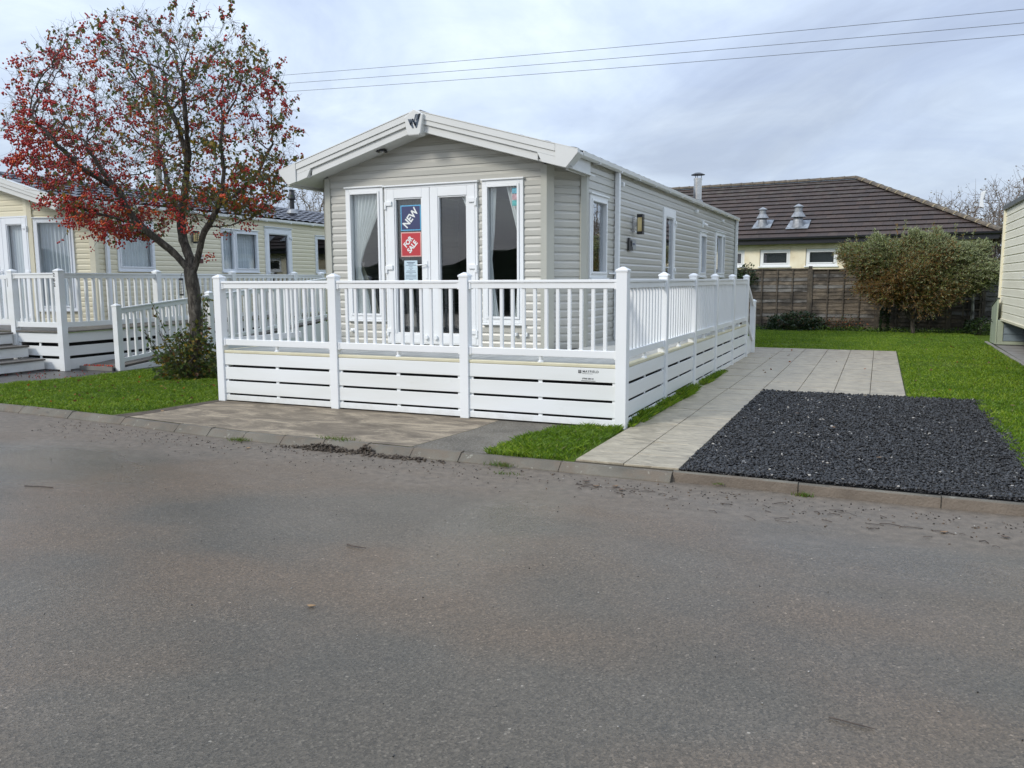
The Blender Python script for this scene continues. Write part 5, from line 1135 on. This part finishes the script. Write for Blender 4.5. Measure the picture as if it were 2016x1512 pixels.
for (pA, pB, a) in shoots:
    up = a[1] < 330
    for _ in range(g.poisson(2.3 if a[0] > 380 or up else .6)):
        t_ = g.random(); leafP.append(pA+(pB-pA)*t_); leafS.append(g.uniform(.05, .08)); leafD.append((g.normal(0, .6), g.normal(0, .6), -.8))
    if g.random() < .45:
        c = pB
        for _ in range(g.integers(2, 6)): ber.append(c+g.normal(0, .02, 3)); bm.append(0)
# heavy hanging clusters on the lower left
for a in [(45, 300), (40, 325), (60, 345), (75, 110), (95, 225), (110, 190), (130, 180), (250, 85), (245, 95), (60, 280), (160, 270), (165, 290), (85, 400), (100, 410), (110, 400), (140, 420), (150, 440), (175, 455), (180, 470), (170, 390), (220, 330), (240, 340), (250, 300), (350, 300), (390, 250), (340, 240), (260, 390), (200, 400), (215, 420), (190, 430), (270, 475), (250, 445), (445, 135), (400, 145), (450, 180), (385, 460), (410, 480), (425, 495), (460, 460), (490, 455), (540, 385), (555, 390), (320, 445), (400, 425), (350, 410), (430, 400), (300, 400), (240, 150), (200, 130), (130, 150), (105, 120), (250, 120)]:
    c = tp(a[0]+g.normal(0, 6), a[1]+g.normal(0, 5), g.uniform(-.9, .2)); j = int(np.argmin(np.linalg.norm(N-c, axis=1)))
    c = N[j]+(c-N[j])*min(1, .16/max(.01, np.linalg.norm(c-N[j])))
    for _ in range(g.integers(16, 38)): ber.append(c+g.normal(0, .05, 3)*np.array([1.3, 1.3, .7])); bm.append(1 if g.random() < .22 else 0)
ber = np.array(ber); 
o = berries_mesh('berries', ber, g.uniform(.0105, .0165, len(ber)), [berry_r, berry_o], np.array(bm), TREE); o['kind'] = 'stuff'
leafP = np.array(leafP); u = g.random(len(leafP)); xx, yy_ = 385+((leafP-TB) @ BR)*130., 741-leafP[:, 2]*131.
warmk = np.clip((yy_-150)/250, 0, 1)
lm = np.where(u < .40-.10*warmk, 0, np.where(u < .60-.22*warmk, 1, np.where(u < .76-.22*warmk, 5, np.where(u < .84-.1*warmk, 2, np.where(u < .93, 3, 4)))))
leaves_mesh('leaves', leafP, np.array(leafS), [leaf_olive, leaf_green, leaf_yel, leaf_or, leaf_br, leaf_grey], lm, TREE, np.array(leafD), .22, .62)
# bird feeder hanging on the trunk
fp = TB+BR*(-.135)+BD*(-.05); f = thing('bird_feeder', 'black wire bird feeder hanging on the trunk of the berry tree', 'bird feeder', (fp[0], fp[1], 1.27))
b = MB()
for k in range(8): a = k*math.pi/4; b.tube([(fp[0]+.030*math.cos(a), fp[1]+.030*math.sin(a), 1.28), (fp[0]+.030*math.cos(a), fp[1]+.030*math.sin(a), 1.50)], .0022, 4)
for k in range(6):
    z = 1.285+k*.042; b.tube([(fp[0]+.030*math.cos(a), fp[1]+.030*math.sin(a), z) for a in [j*math.pi/6 for j in range(13)]], .0022, 4, cap=False)
b.build('cage', black_m, f); b = MB(); b.lathe([(0, 1.50), (.036, 1.50), (.034, 1.525), (0, 1.53)], (fp[0], fp[1], 0), 12); b.lathe([(0, 1.265), (.034, 1.265), (.034, 1.285), (0, 1.285)], (fp[0], fp[1], 0), 12)
b.tube([(fp[0], fp[1], 1.53), (fp[0]+.02, fp[1], 1.60), (fp[0]+.06, fp[1]+.02, 1.62)], .003, 4); b.build('lid', black_m, f)

def leaf_shrub(name, label, cat, centre, rx, ry, h, n, stems, size, mats, probs, spikes=(), parent_loc=None, noise_amp=.3, shell=.55, aspect=.7, stem_m=None, group=None):
    S_ = thing(name, label, cat, centre, 0, group); c = np.array(centre, float)
    d = g.normal(0, 1, (n, 3)); d[:, 2] = np.abs(d[:, 2]); d /= np.linalg.norm(d, axis=1, keepdims=True)
    rr = (shell+(1-shell)*g.random(n)**.5)*(1+noise_amp*(vnoise(np.stack([d[:, 0]*3+9, d[:, 1]*3+d[:, 2]*2+9], 1), 1, 4)-.5)*2)
    P = c+d*rr[:, None]*np.array([rx, ry, h]); P[:, 2] = np.maximum(P[:, 2], centre[2]+.01)
    dr = d.copy(); dr[:, 2] = dr[:, 2]*.3-.2
    for (a, e_, k) in spikes:
        a, e_ = np.array(a), np.array(e_); t_ = g.random(k); P = np.vstack([P, a+(e_-a)*t_[:, None]+g.normal(0, .025, (k, 3))]); dr = np.vstack([dr, g.normal(0, .5, (k, 3))])
    leaves_mesh('leaves', P, g.uniform(size*.6, size*1.3, len(P)), mats, g.choice(len(mats), len(P), p=probs), S_, dr, .25, aspect)
    A, B = [], []
    for _ in range(stems):
        e_ = c+np.array([g.normal(0, .5)*rx, g.normal(0, .5)*ry, g.uniform(.4, .95)*h]); s0 = c+np.array([g.normal(0, .12)*rx, g.normal(0, .12)*ry, 0]); mid = (s0+e_)/2+g.normal(0, .04, 3); A += [s0, mid]; B += [mid, e_]
    for (a, e_, k) in spikes: A.append(np.array(a)); B.append(np.array(e_))
    if A: tubes_np('stems', A, B, [.006]*len(A), [.004]*len(A), stem_m or twig_m, S_, 4)
    return S_
c = TB+BR*(-.08)+BD*(-.12)
sp = [(tuple(c+BR*(-.3)+np.array([0, 0, .7])), tuple(c+BR*(-.47)+np.array([0, 0, 1.13])), 16), (tuple(c+BR*(.25)+np.array([0, 0, .6])), tuple(c+BR*(.30)+np.array([0, 0, 1.3])), 45), (tuple(c+BR*(.30)+np.array([0, 0, .5])), tuple(c+BR*(.36)+np.array([0, 0, 1.22])), 25), (tuple(c+BR*(-.5)+np.array([0, 0, .4])), tuple(c+BR*(-.62)+np.array([0, 0, .75])), 18)]
leaf_shrub('leafy_shrub', 'green leafy suckers growing round the foot of the berry tree', 'shrub', tuple(c), .50, .42, .80, 1900, 45, .07, [leaf_green, leaf_olive, leaf_yel, leaf_grey, leaf_br], [.40, .28, .07, .19, .06], sp, shell=.25)
# willow-like bush against the fence
BUSH = thing('large_bush', 'large grey green bush turning brown, overhanging the wooden fence', 'bush', (3.1, 16.9, 0))
BO = np.array([(1.45, 2.0), (1.7, 2.25), (2.3, 2.42), (3.0, 2.5), (3.6, 2.46), (4.2, 2.42), (4.6, 2.2), (4.78, 1.78), (4.76, 1.4), (4.55, 1.05), (4.2, .9), (3.7, .72), (3.2, .62), (2.7, .78), (2.2, .92), (1.8, 1.15), (1.58, 1.5)])
sh_A, sh_B, LP, LD, LM = [], [], [], [], []
BC = np.array([3.1, 1.45])
BO = BC+(BO-BC)*.93
def bush_pt(edge=False):
    while True:
        q = np.array([g.uniform(1.3, 4.95), g.uniform(.45, 2.65)])
        v = q-BC; an = math.atan2(v[1], v[0]); k = 1+.10*math.sin(an*5+1)+.07*math.sin(an*11+2)+.06*math.sin(an*17)
        if not inpoly((BC+v/k)[None], BO)[0]: continue
        s = 1.
        while s < 6 and inpoly((BC+v*s/k)[None], BO)[0]: s *= 1.08
        rho = min(1, 1/s)
        if edge and rho < .72: continue
        return q, .9*math.sqrt(max(0, 1-rho**2)), rho
for k in range(8600):
    edge = k > 7000; q, dm, rho = bush_pt(edge); fr = g.random() < .75; lump = .18*math.sin(q[0]*4.3+1)*math.sin(q[1]*5.1)
    y = 16.75+(-dm*g.uniform(.72, 1)-lump if fr else g.uniform(-dm, dm*.8)); base = np.array([q[0], y, q[1]])
    side = .75*(q[0]-3.05); out = np.array([side, -.35*fr, .5+.45*(q[1]-1.2)]); out += g.normal(0, .34, 3); out /= np.linalg.norm(out); L = g.uniform(.25, .5) if edge else g.uniform(.18, .40)
    mid = base+out*L*.55; e_ = base+out*L; e_[2] -= .22*L; sh_A += [base, mid]; sh_B += [mid, e_]
    nl = 16; t_ = g.random(nl)[:, None]; pos = np.where(t_ < .5, base+(mid-base)*t_*2, mid+(e_-mid)*(t_*2-1)); LP.append(pos+g.normal(0, .014, (nl, 3))); LD.append(out[None]+g.normal(0, .5, (nl, 3)))
    br_ = np.clip(1.25-(q[0]-1.5)*.40, 0, 1)*np.clip(1.75-(q[1]-.5)*.95, 0, 1)+.45*np.clip(1.35-q[1], 0, 1); pat = vnoise(np.array([q*3.2]), 1, 11)[0]-.5
    br_ = np.clip(br_+pat*.7, 0.02, .95); pal = np.clip((q[1]-1.3)*.5+(q[0]-3)*.15, .05, .6)
    u = g.random(nl); LM.append(np.where(u < br_*.8, 2, np.where(u < br_*.8+(1-br_*.8)*(.85-pal)*.62, 0, np.where(u < br_*.8+(1-br_*.8)*(.85-pal), 1, 3))))
for (x, zt_, x0) in [(1.62, 2.72, 1.75), (2.84, 3.0, 2.75), (2.62, 2.85, 2.7), (3.05, 2.8, 2.9), (3.50, 2.88, 3.45), (3.66, 2.75, 3.55), (4.0, 2.82, 4.05), (4.2, 2.75, 4.15), (1.36, 2.2, 1.7), (1.34, 2.02, 1.7), (1.95, 2.5, 2.1), (2.2, 2.6, 2.3), (3.3, 2.7, 3.2), (4.42, 2.68, 4.3), (4.72, 2.4, 4.5), (1.5, 2.45, 1.9), (3.85, 2.7, 3.8), (2.45, 2.65, 2.5)]:
    a = np.array([x0, 16.5, zt_-.75 if x > 1.5 else zt_-.3]); e_ = np.array([x, 16.4, zt_]); sh_A.append(a); sh_B.append(e_); nl = 60; t_ = g.random(nl)
    LP.append(a+(e_-a)*t_[:, None]+g.normal(0, .02, (nl, 3))); LD.append((e_-a)[None]+g.normal(0, .45, (nl, 3))); LM.append(g.choice(4, nl, p=[.40, .1, .25, .25]))
leaves_mesh('leaves', np.vstack(LP), g.uniform(.04, .085, sum(len(q) for q in LP)), [willow_g, willow_d, willow_b, willow_y], np.concatenate(LM), BUSH, np.vstack(LD), .12, .32)
tubes_np('shoots', sh_A, sh_B, [.0045]*len(sh_A), [.002]*len(sh_A), pale_twig, BUSH, 3)
b = MB(); b.tube([(3.17, 16.85, 0), (3.13, 16.8, .35), (3.25, 16.75, .8), (3.4, 16.7, 1.5)], [.055, .05, .04, .02], 8)
for k in range(9):
    a = g.uniform(0, 6.28); b.tube([(3.15, 16.8, .3), (3.15+.5*math.cos(a), 16.8+.3*math.sin(a), .9), (3.15+1.2*math.cos(a), 16.8+.5*math.sin(a), 1.6)], [.03, .022, .008], 6)
b.build('trunk', bark, BUSH)
# ivy wrapped post, mound and weeds along the fence
leaf_shrub('ivy_stump', 'ivy wrapped stump standing against the fence left of the big bush', 'ivy', (2.45, 17.25, 0), .13, .13, .85, 1100, 6, .05, [ivy_m, ivy_l], [.8, .2], shell=.5)
leaf_shrub('ivy_mound', 'low dark ivy mound at the foot of the fence behind the steps', 'ivy', (.02, 17.25, 0), .85, .45, .50, 4200, 30, .06, [ivy_m, ivy_l, leaf_br], [.72, .24, .04], shell=.55)
leaf_shrub('bramble', 'reddish bramble tangle on the fence right of the ivy mound', 'bramble', (1.25, 17.5, 0), .75, .22, .42, 900, 40, .045, [ivy_l, leaf_br, leaf_or], [.45, .4, .15], shell=.2)
leaf_shrub('ivy_creeper', 'ivy creeping over the fence top next to the corner of the home for sale', 'ivy', (-1.45, 17.7, 1.35), .38, .2, .55, 700, 12, .07, [ivy_m, ivy_l, leaf_grey], [.5, .3, .2], shell=.2)
leaf_shrub('small_laurel', 'small dark green shrub between the trellis and the right hand home', 'shrub', (4.72, 17.0, 0), .42, .35, .42, 1300, 20, .06, [leaf_green, ivy_l, ivy_m], [.4, .4, .2], shell=.4)
for i, x in enumerate(np.linspace(1.0, 4.3, 9)):
    pass
P = np.stack([g.uniform(-1.5, 4.6, 6500), 17.45-np.abs(g.normal(0, .22, 6500)), g.uniform(0, .16, 6500)*g.random(6500)], 1)
o = leaves_mesh('ground_ivy', P, g.uniform(.03, .07, len(P)), [ivy_l, grass_c, ivy_m, grass_a], g.choice(4, len(P), p=[.4, .3, .15, .15]), None); structure(o, 'stuff'); o['label'] = 'low ground ivy and weeds along the foot of the fence'; o['category'] = 'ground cover'

def bare_tree(name, label, loc, h, spread, seed, leafn, mats, twm=pale_twig, group='bare trees beyond the buildings', bush=False, natt=700, leaf=.09):
    global g
    keep = g; g = np.random.default_rng(seed); Tt = thing(name, label, 'tree', loc, 0, group); c = np.array(loc, float)
    n0 = [c]; p0 = [-1]; hh = h*(.12 if bush else .3)
    for k in range(1, 8): n0.append(c+np.array([.02*k*g.normal(), .02*k*g.normal(), hh*k/7])); p0.append(k-1)
    d = g.normal(0, 1, (natt, 3)); d /= np.linalg.norm(d, axis=1, keepdims=True); d *= (g.random(natt)**.4)[:, None]; A = c+np.array([0, 0, h*.62])+d*np.array([spread, spread, h*.42])
    Nn, pp = colonize(n0, p0, A, h*.6, h*.035, h*.03, 70, -.04, .2); rr = radii(Nn, pp, .010 if not bush else .008, 2.2)
    a = [Nn[pp[i]] for i in range(1, len(Nn))]; tubes_np('trunk', a, Nn[1:], np.maximum([rr[pp[i]] for i in range(1, len(Nn))], .01), rr[1:], twm, Tt, 4)
    tips = Nn[rr < .02]; A_, B_ = [], []
    for t_ in tips:
        for _ in range(2): q = (t_-c-np.array([0, 0, h*.3])); q = q/np.linalg.norm(q)*.7+g.normal(0, .5, 3); A_.append(t_); B_.append(t_+q*h*.06)
    tubes_np('twigs', A_, B_, [.007]*len(A_), [.004]*len(A_), twm, Tt, 3)
    if leafn:
        P = np.array(B_)[g.integers(0, len(B_), leafn)]+g.normal(0, .06*h/4, (leafn, 3)); leaves_mesh('leaves', P, g.uniform(leaf*.6, leaf*1.3, leafn), mats, g.integers(0, len(mats), leafn), Tt, None, .2, .6, .5)
    g = keep
tan = leafm("tan_leaf", (.20, .15, .08)); paleleaf = leafm("pale_autumn_leaf", (.36, .31, .20))
bare_tree('birch_tree', 'pale autumn birch top showing above the slate roof of the cream home', (-25.9, 29.5, 0), 7.0, 2.2, 11, 900, [paleleaf, tan], natt=800, leaf=.11)
bare_tree('bare_tree', 'bare pale tree top rising just right of the brown roof hip', (5.0, 36.0, 0), 5.3, 1.3, 12, 500, [paleleaf, tan])
bare_tree('bare_tree', 'bare brown tree behind the television aerial', (6.9, 35.0, 0), 5.6, 1.7, 13, 300, [tan])
bare_tree('bare_tree', 'taller bare tree at the right edge above the cream home roof', (9.2, 36.5, 0), 6.9, 1.9, 14, 500, [tan, leaf_br])
bare_tree('thicket', 'dense brown bare thicket between the building end and the right hand home', (6.6, 27.5, 0), 4.0, 1.7, 15, 1500, [leaf_br, tan], bush=True, natt=1600)
bare_tree('thicket', 'second bare thicket hidden mostly behind the right hand home', (8.8, 28.5, 0), 4.0, 1.9, 16, 900, [leaf_br, tan], bush=True, natt=1000)
bare_tree('hedge_tree', 'leafy tree screening the gap behind the cream home', (-17.5, 19.5, 0), 2.6, 2.3, 17, 4500, [leaf_green, leaf_olive], bush=True, natt=500, leaf=.12)

# ------------------------------------------------------------------ overhead line
PO = CAM+F_*40*0+(F_+R_*((312-1008)/1615)-U_*((300-756)/1615))*40
PL_ = thing('utility_pole', 'grey wooden electricity pole standing far behind the berry tree', 'pole', (PO.x, PO.y, 0))
b = MB(); b.tube([(PO.x, PO.y, 0), (PO.x, PO.y, 5), (PO.x, PO.y, 11.35)], [.17, .15, .12], 10); b.build('shaft', mat('pole_grey', (.30, .27, .235), .8, (.20, .18, .155), 4), PL_)
def ray(px, py, k): return CAM+(F_+R2*((px-1008)/1615)-U2*((py-756)/1615))*k
for i, ((yl, yr_, yleft)) in enumerate(((166, 18, 232), (181, 45, 248), (196, 68, 267))):
    a = ray(312, yl, 40); c = ray(2016, yr_, 24); c2_ = a+(c-a)*1.7; c2_.z += .30*4*(1-1/1.7)*(c2_-a).length/60; l = ray(0, yleft, 46); l2 = a+(l-a)*1.9
    b = MB(); b.tube([(a.x-.12, a.y, a.z-.05), (a.x+.12, a.y, a.z-.05)], .03, 6)
    wires = []
    for P1, P2 in ((a, c2_), (a, l2)):
        pts = []
        for k in range(25):
            t_ = k/24; p = P1.lerp(P2, t_); p.z -= .30*4*t_*(1-t_)*(P2-P1).length/60; pts.append(tuple(p))
        b.tube(pts, .0085, 5)
    tag(b.build('power_line', mat("wire_grey_%d" % i, (.12, .13, .14), .5)), ['topmost of the three power lines crossing the sky', 'middle one of the three power lines crossing the sky', 'lowest of the three power lines crossing the sky'][i], 'power line', 'overhead power lines')
# television aerial
ap = ray(1962, 400, 30); A_ = thing('tv_aerial', 'white television aerial panel on a thin mast behind the right hand home', 'aerial', (ap.x, ap.y, 0))
b = MB(); b.tube([(ap.x+.08, ap.y, 0), (ap.x+.08, ap.y, ap.z+.12)], .02, 8); b.tube([(ap.x+.1, ap.y, ap.z+.1), (ap.x-.35, ap.y, ap.z+.13)], .018, 6); b.build('mast', galv, A_)
b = MB(); x, y, z = ap.x-.42, ap.y, ap.z+.15
b.ext([(x-.10, y-.12, z+.27), (x+.06, y-.12, z+.32), (x-.02, y-.12, z-.02), (x+.03, y-.12, z-.32), (x-.13, y-.12, z-.27)], (0, .3, 0)); b.build('panel', upvc, A_, bevel=.02)
b = MB(); b.tube([(ap.x-.2, ap.y-.02, ap.z+.08), (ap.x-.1, ap.y-.05, ap.z-.3), (ap.x+.08, ap.y-.03, ap.z-.45)], .01, 5); b.build('cable', black_m, A_)

# ------------------------------------------------------------------ litter on the ground
def clods(cx, cy, rx, ry, n, hh, label):
    def sm(k): 
        p = np.stack([cx+g.normal(0, rx, k), cy+g.normal(0, ry, k), np.zeros(k)], 1); p[:, 2] = -.065+hh*np.exp(-((p[:, 0]-cx)/rx)**2*.6-((p[:, 1]-cy)/ry)**2*.6)*g.random(k); return p
    o = chips(n, sm, .005, .022, .8, [mat("mud", (.085, .066, .048), .9, (.04, .03, .022), 20), mat("mud_light", (.13, .105, .078), .9)], [.75, .25], 'mud_heap', 0); structure(o, 'stuff'); o['label'] = label; o['category'] = 'mud'; return o
clods(-2.30, -1.74, .20, .035, 420, .055, 'longer heap of dark mud lying against the kerb'); clods(-1.87, -1.72, .06, .03, 150, .075, 'taller clump of mud at the right end of the mud line'); clods(-1.45, -1.78, .20, .03, 160, .015, 'thin scatter of mud right of the clump')
def lit(n):
    x = g.uniform(-6, 4.6, n); y = np.array([kerb_at(v) for v in x])-.20-np.abs(g.normal(0, .28, n)); return np.stack([x, y, np.full(n, -.067)], 1)
o = chips(900, lit, .003, .010, .6, [mat("grit_dark", (.04, .033, .028), .9), mat("grit_brown", (.14, .10, .07), .9), stone_c], [.55, .40, .05], 'gutter_grit', 0); structure(o, 'stuff'); o['label'] = 'grit and crumbs of soil lying in the gutter'; o['category'] = 'grit'
o = chips(420, lambda n: np.stack([g.uniform(-7, 5, n), g.uniform(-7, -2.2, n), np.full(n, -.068)], 1), .002, .0055, .7, [stone_b, stone_c, mat("grit_black", (.015, .015, .015), .8)], [.35, .35, .30], 'loose_grit', 0); structure(o, 'stuff'); o['label'] = 'loose specks of grit on the wet road'; o['category'] = 'grit'
dl_m = [mat("dead_leaf_%d" % i, c, .6, tuple(q*.6 for q in c), 30) for i, c in enumerate(((.20, .12, .06), (.12, .075, .045), (.36, .22, .10), (.30, .29, .05)))]
dead = [(0.55, -2.02, 'curled dead leaf in the gutter in front of the paving', 0), (.30, -1.95, 'dark dead leaf at the kerb foot beside the grass patch', 1), (.62, -2.10, 'flat brown leaf in the gutter heap', 1), (.42, -2.07, 'tan leaf lying among twigs at the kerb', 0), (3.05, -2.28, 'brown leaf near the bottom right kerb', 1), (2.72, -2.32, 'small curled leaf on silt by the right kerb', 0), (3.25, -2.18, 'yellow green leaf by the right kerb', 3),
        (-3.0, -1.98, 'tan leaf by the kerb left of the mud heap', 2), (-4.95, -1.15, 'pale dead leaf at the lawn edge beside the deck', 2), (-6.55, -1.47, 'leaf lying on the kerb below the lawn', 0), (-.111, -4.788, 'small orange leaf alone on the open road', 2), (1.95, .55, 'brown oak leaf on the slate chippings', 0), (2.35, -.75, 'second brown leaf on the slate chippings nearer the road', 0), (1.55, 1.3, 'dark leaf on the middle of the slate chippings', 1), (3.0, 4.1, 'orange leaf on the lawn beside the paving corner', 2), (3.75, 3.0, 'leaf on the lawn near the right edge', 2), (.75, 8.6, 'curled leaf on the far paving', 1)]
for (x, y, lab, k) in dead:
    s = (.034+.012*rnd.random())*(.5 if y < -4 else .8); a = rnd.uniform(0, 6.28); z = -.066 if y < -1.75 else (.05 if (.95 < x < 3.4 and y < 3.3) else .022)
    if x < -4 and y > -1.3: z = .04
    b = MB(T(x, y, z) @ RZ(a)); outl = [(-1, 0), (-.5, .42), (0, .55), (.5, .38), (1.05, 0), (.5, -.38), (0, -.55), (-.5, -.42)]
    V = [(0, 0, .004)]+[(s*u_, s*v_, .004+s*.35*(v_*v_)+s*.18*abs(u_)) for u_, v_ in outl]; b.add(V, [(0, i+1, (i+1) % 8+1) for i in range(8)]); b.add([(v[0], v[1], v[2]-.002) for v in V], [(0, (i+1) % 8+1, i+1) for i in range(8)])
    tag(b.build('fallen_leaf', dl_m[k]), lab, 'fallen leaf', 'fallen leaves on the ground')
def stick(pts, r, lab):
    b = MB(); b.tube(pts, r, 5); tag(b.build('twig', twig_m), lab, 'twig', 'twigs on the road')
stick([(-.50, -3.95, -.062), (-.43, -3.97, -.06), (-.36, -3.965, -.062)], [.005, .0045, .003], 'short black twig lying on the middle of the road')
stick([(2.20, -4.87, -.064), (2.28, -4.885, -.062), (2.35, -4.888, -.065)], [.003, .0028, .002], 'reddish twig at the bottom right of the road')
stick([(-3.60, -3.75, -.065), (-3.45, -3.72, -.063), (-3.35, -3.70, -.066)], .004, 'thin twig on the left side of the road')
tl = MB()
for k in range(60):
    near = k < 20; x = rnd.uniform(.25, 1.1) if near else rnd.uniform(1.3, 4.3); y = -1.98-rnd.random()*(.22 if near else .45)-(.03*x if not near else 0); a = rnd.uniform(-.9, .5); L = rnd.uniform(.03, .13); c_ = rnd.uniform(-.03, .03)
    tl.tube([(x, y, -.066), (x+L*math.cos(a)*.5-c_*math.sin(a), y+L*math.sin(a)*.5+c_*math.cos(a), -.060), (x+L*math.cos(a), y+L*math.sin(a), -.066)], rnd.uniform(.0015, .003), 4)
tl = structure(tl.build('twig_litter', twig_m), 'stuff'); tl['label'] = 'dry twig litter strewn in the gutter below the paving and slate'; tl['category'] = 'litter'
n = 90; P = np.stack([g.uniform(-8.9, -5.4, n), g.uniform(-1.2, 2.2, n), np.full(n, .035)], 1)
P = np.vstack([P, np.stack([g.uniform(2.8, 4.4, 26), g.uniform(3.5, 15, 26), np.full(26, .04)], 1), np.stack([g.uniform(.2, 2.5, 14), g.uniform(4, 10, 14), np.full(14, .025)], 1)])
o = leaves_mesh('leaf_litter', P, g.uniform(.03, .055, len(P)), [leaf_br, leaf_or, leaf_yel], g.choice(3, len(P), p=[.6, .2, .2]), None, np.stack([g.normal(0, 1, len(P)), g.normal(0, 1, len(P)), np.zeros(len(P))], 1), .2, .7); structure(o, 'stuff'); o['label'] = 'brown leaf litter scattered over the lawns and far paving'; o['category'] = 'leaf litter'
# dropped berries on the neighbour's path and ramp
n = 70; P = np.stack([g.uniform(-10.9, -9.2, n), g.uniform(.7, 1.7, n), np.full(n, .005)], 1); P = P[(P[:, 1] > .15+(-P[:, 0]-9)*.0)]
o = berries_mesh('dropped_berries', P, np.full(len(P), .009), [berry_r, leaf_br], g.integers(0, 2, len(P)), None); structure(o, 'stuff'); o['label'] = 'dropped red berries scattered on the wet path by the steps'; o['category'] = 'berries'
n = 40; v = g.uniform(.30, .42, n); uu = g.uniform(.08, .78, n); P = np.array([tuple(MN @ Vector((a, b_, .06+(b_-.3)*.083+.012))) for a, b_ in zip(uu, v)])
o = berries_mesh('dropped_berries', P, np.full(len(P), .011), [berry_r, berry_o], g.integers(0, 2, len(P)), None); structure(o, 'stuff'); o['label'] = 'dropped red berries collected at the foot of the wooden ramp'; o['category'] = 'berries'
# hedge across the road, behind the viewer: only its reflection shows in the panes
hb = MB(); r2 = random.Random(8); n_ = 120
top_ = [(-34+68*k/n_, 2.5+.35*math.sin(k*.21)+.25*math.sin(k*.57+1)+r2.uniform(-.12, .12)) for k in range(n_+1)]
for (x, z), (x2, z2) in zip(top_, top_[1:]): hb.add([(x, -25, -.1), (x2, -25, -.1), (x2, -25.2, z2), (x, -25.2, z), (x, -26.6, z+.1), (x2, -26.6, z2+.1)], [(1, 0, 3, 2), (2, 3, 4, 5)])
H_ = hb.build('hedge', mat("hedge_green", (.045, .065, .028), .9, (.02, .03, .014), 3, 6, bump=.6, bscale=8)); tag(H_, 'dark hedge across the road, seen only as a reflection in the door glass', 'hedge')
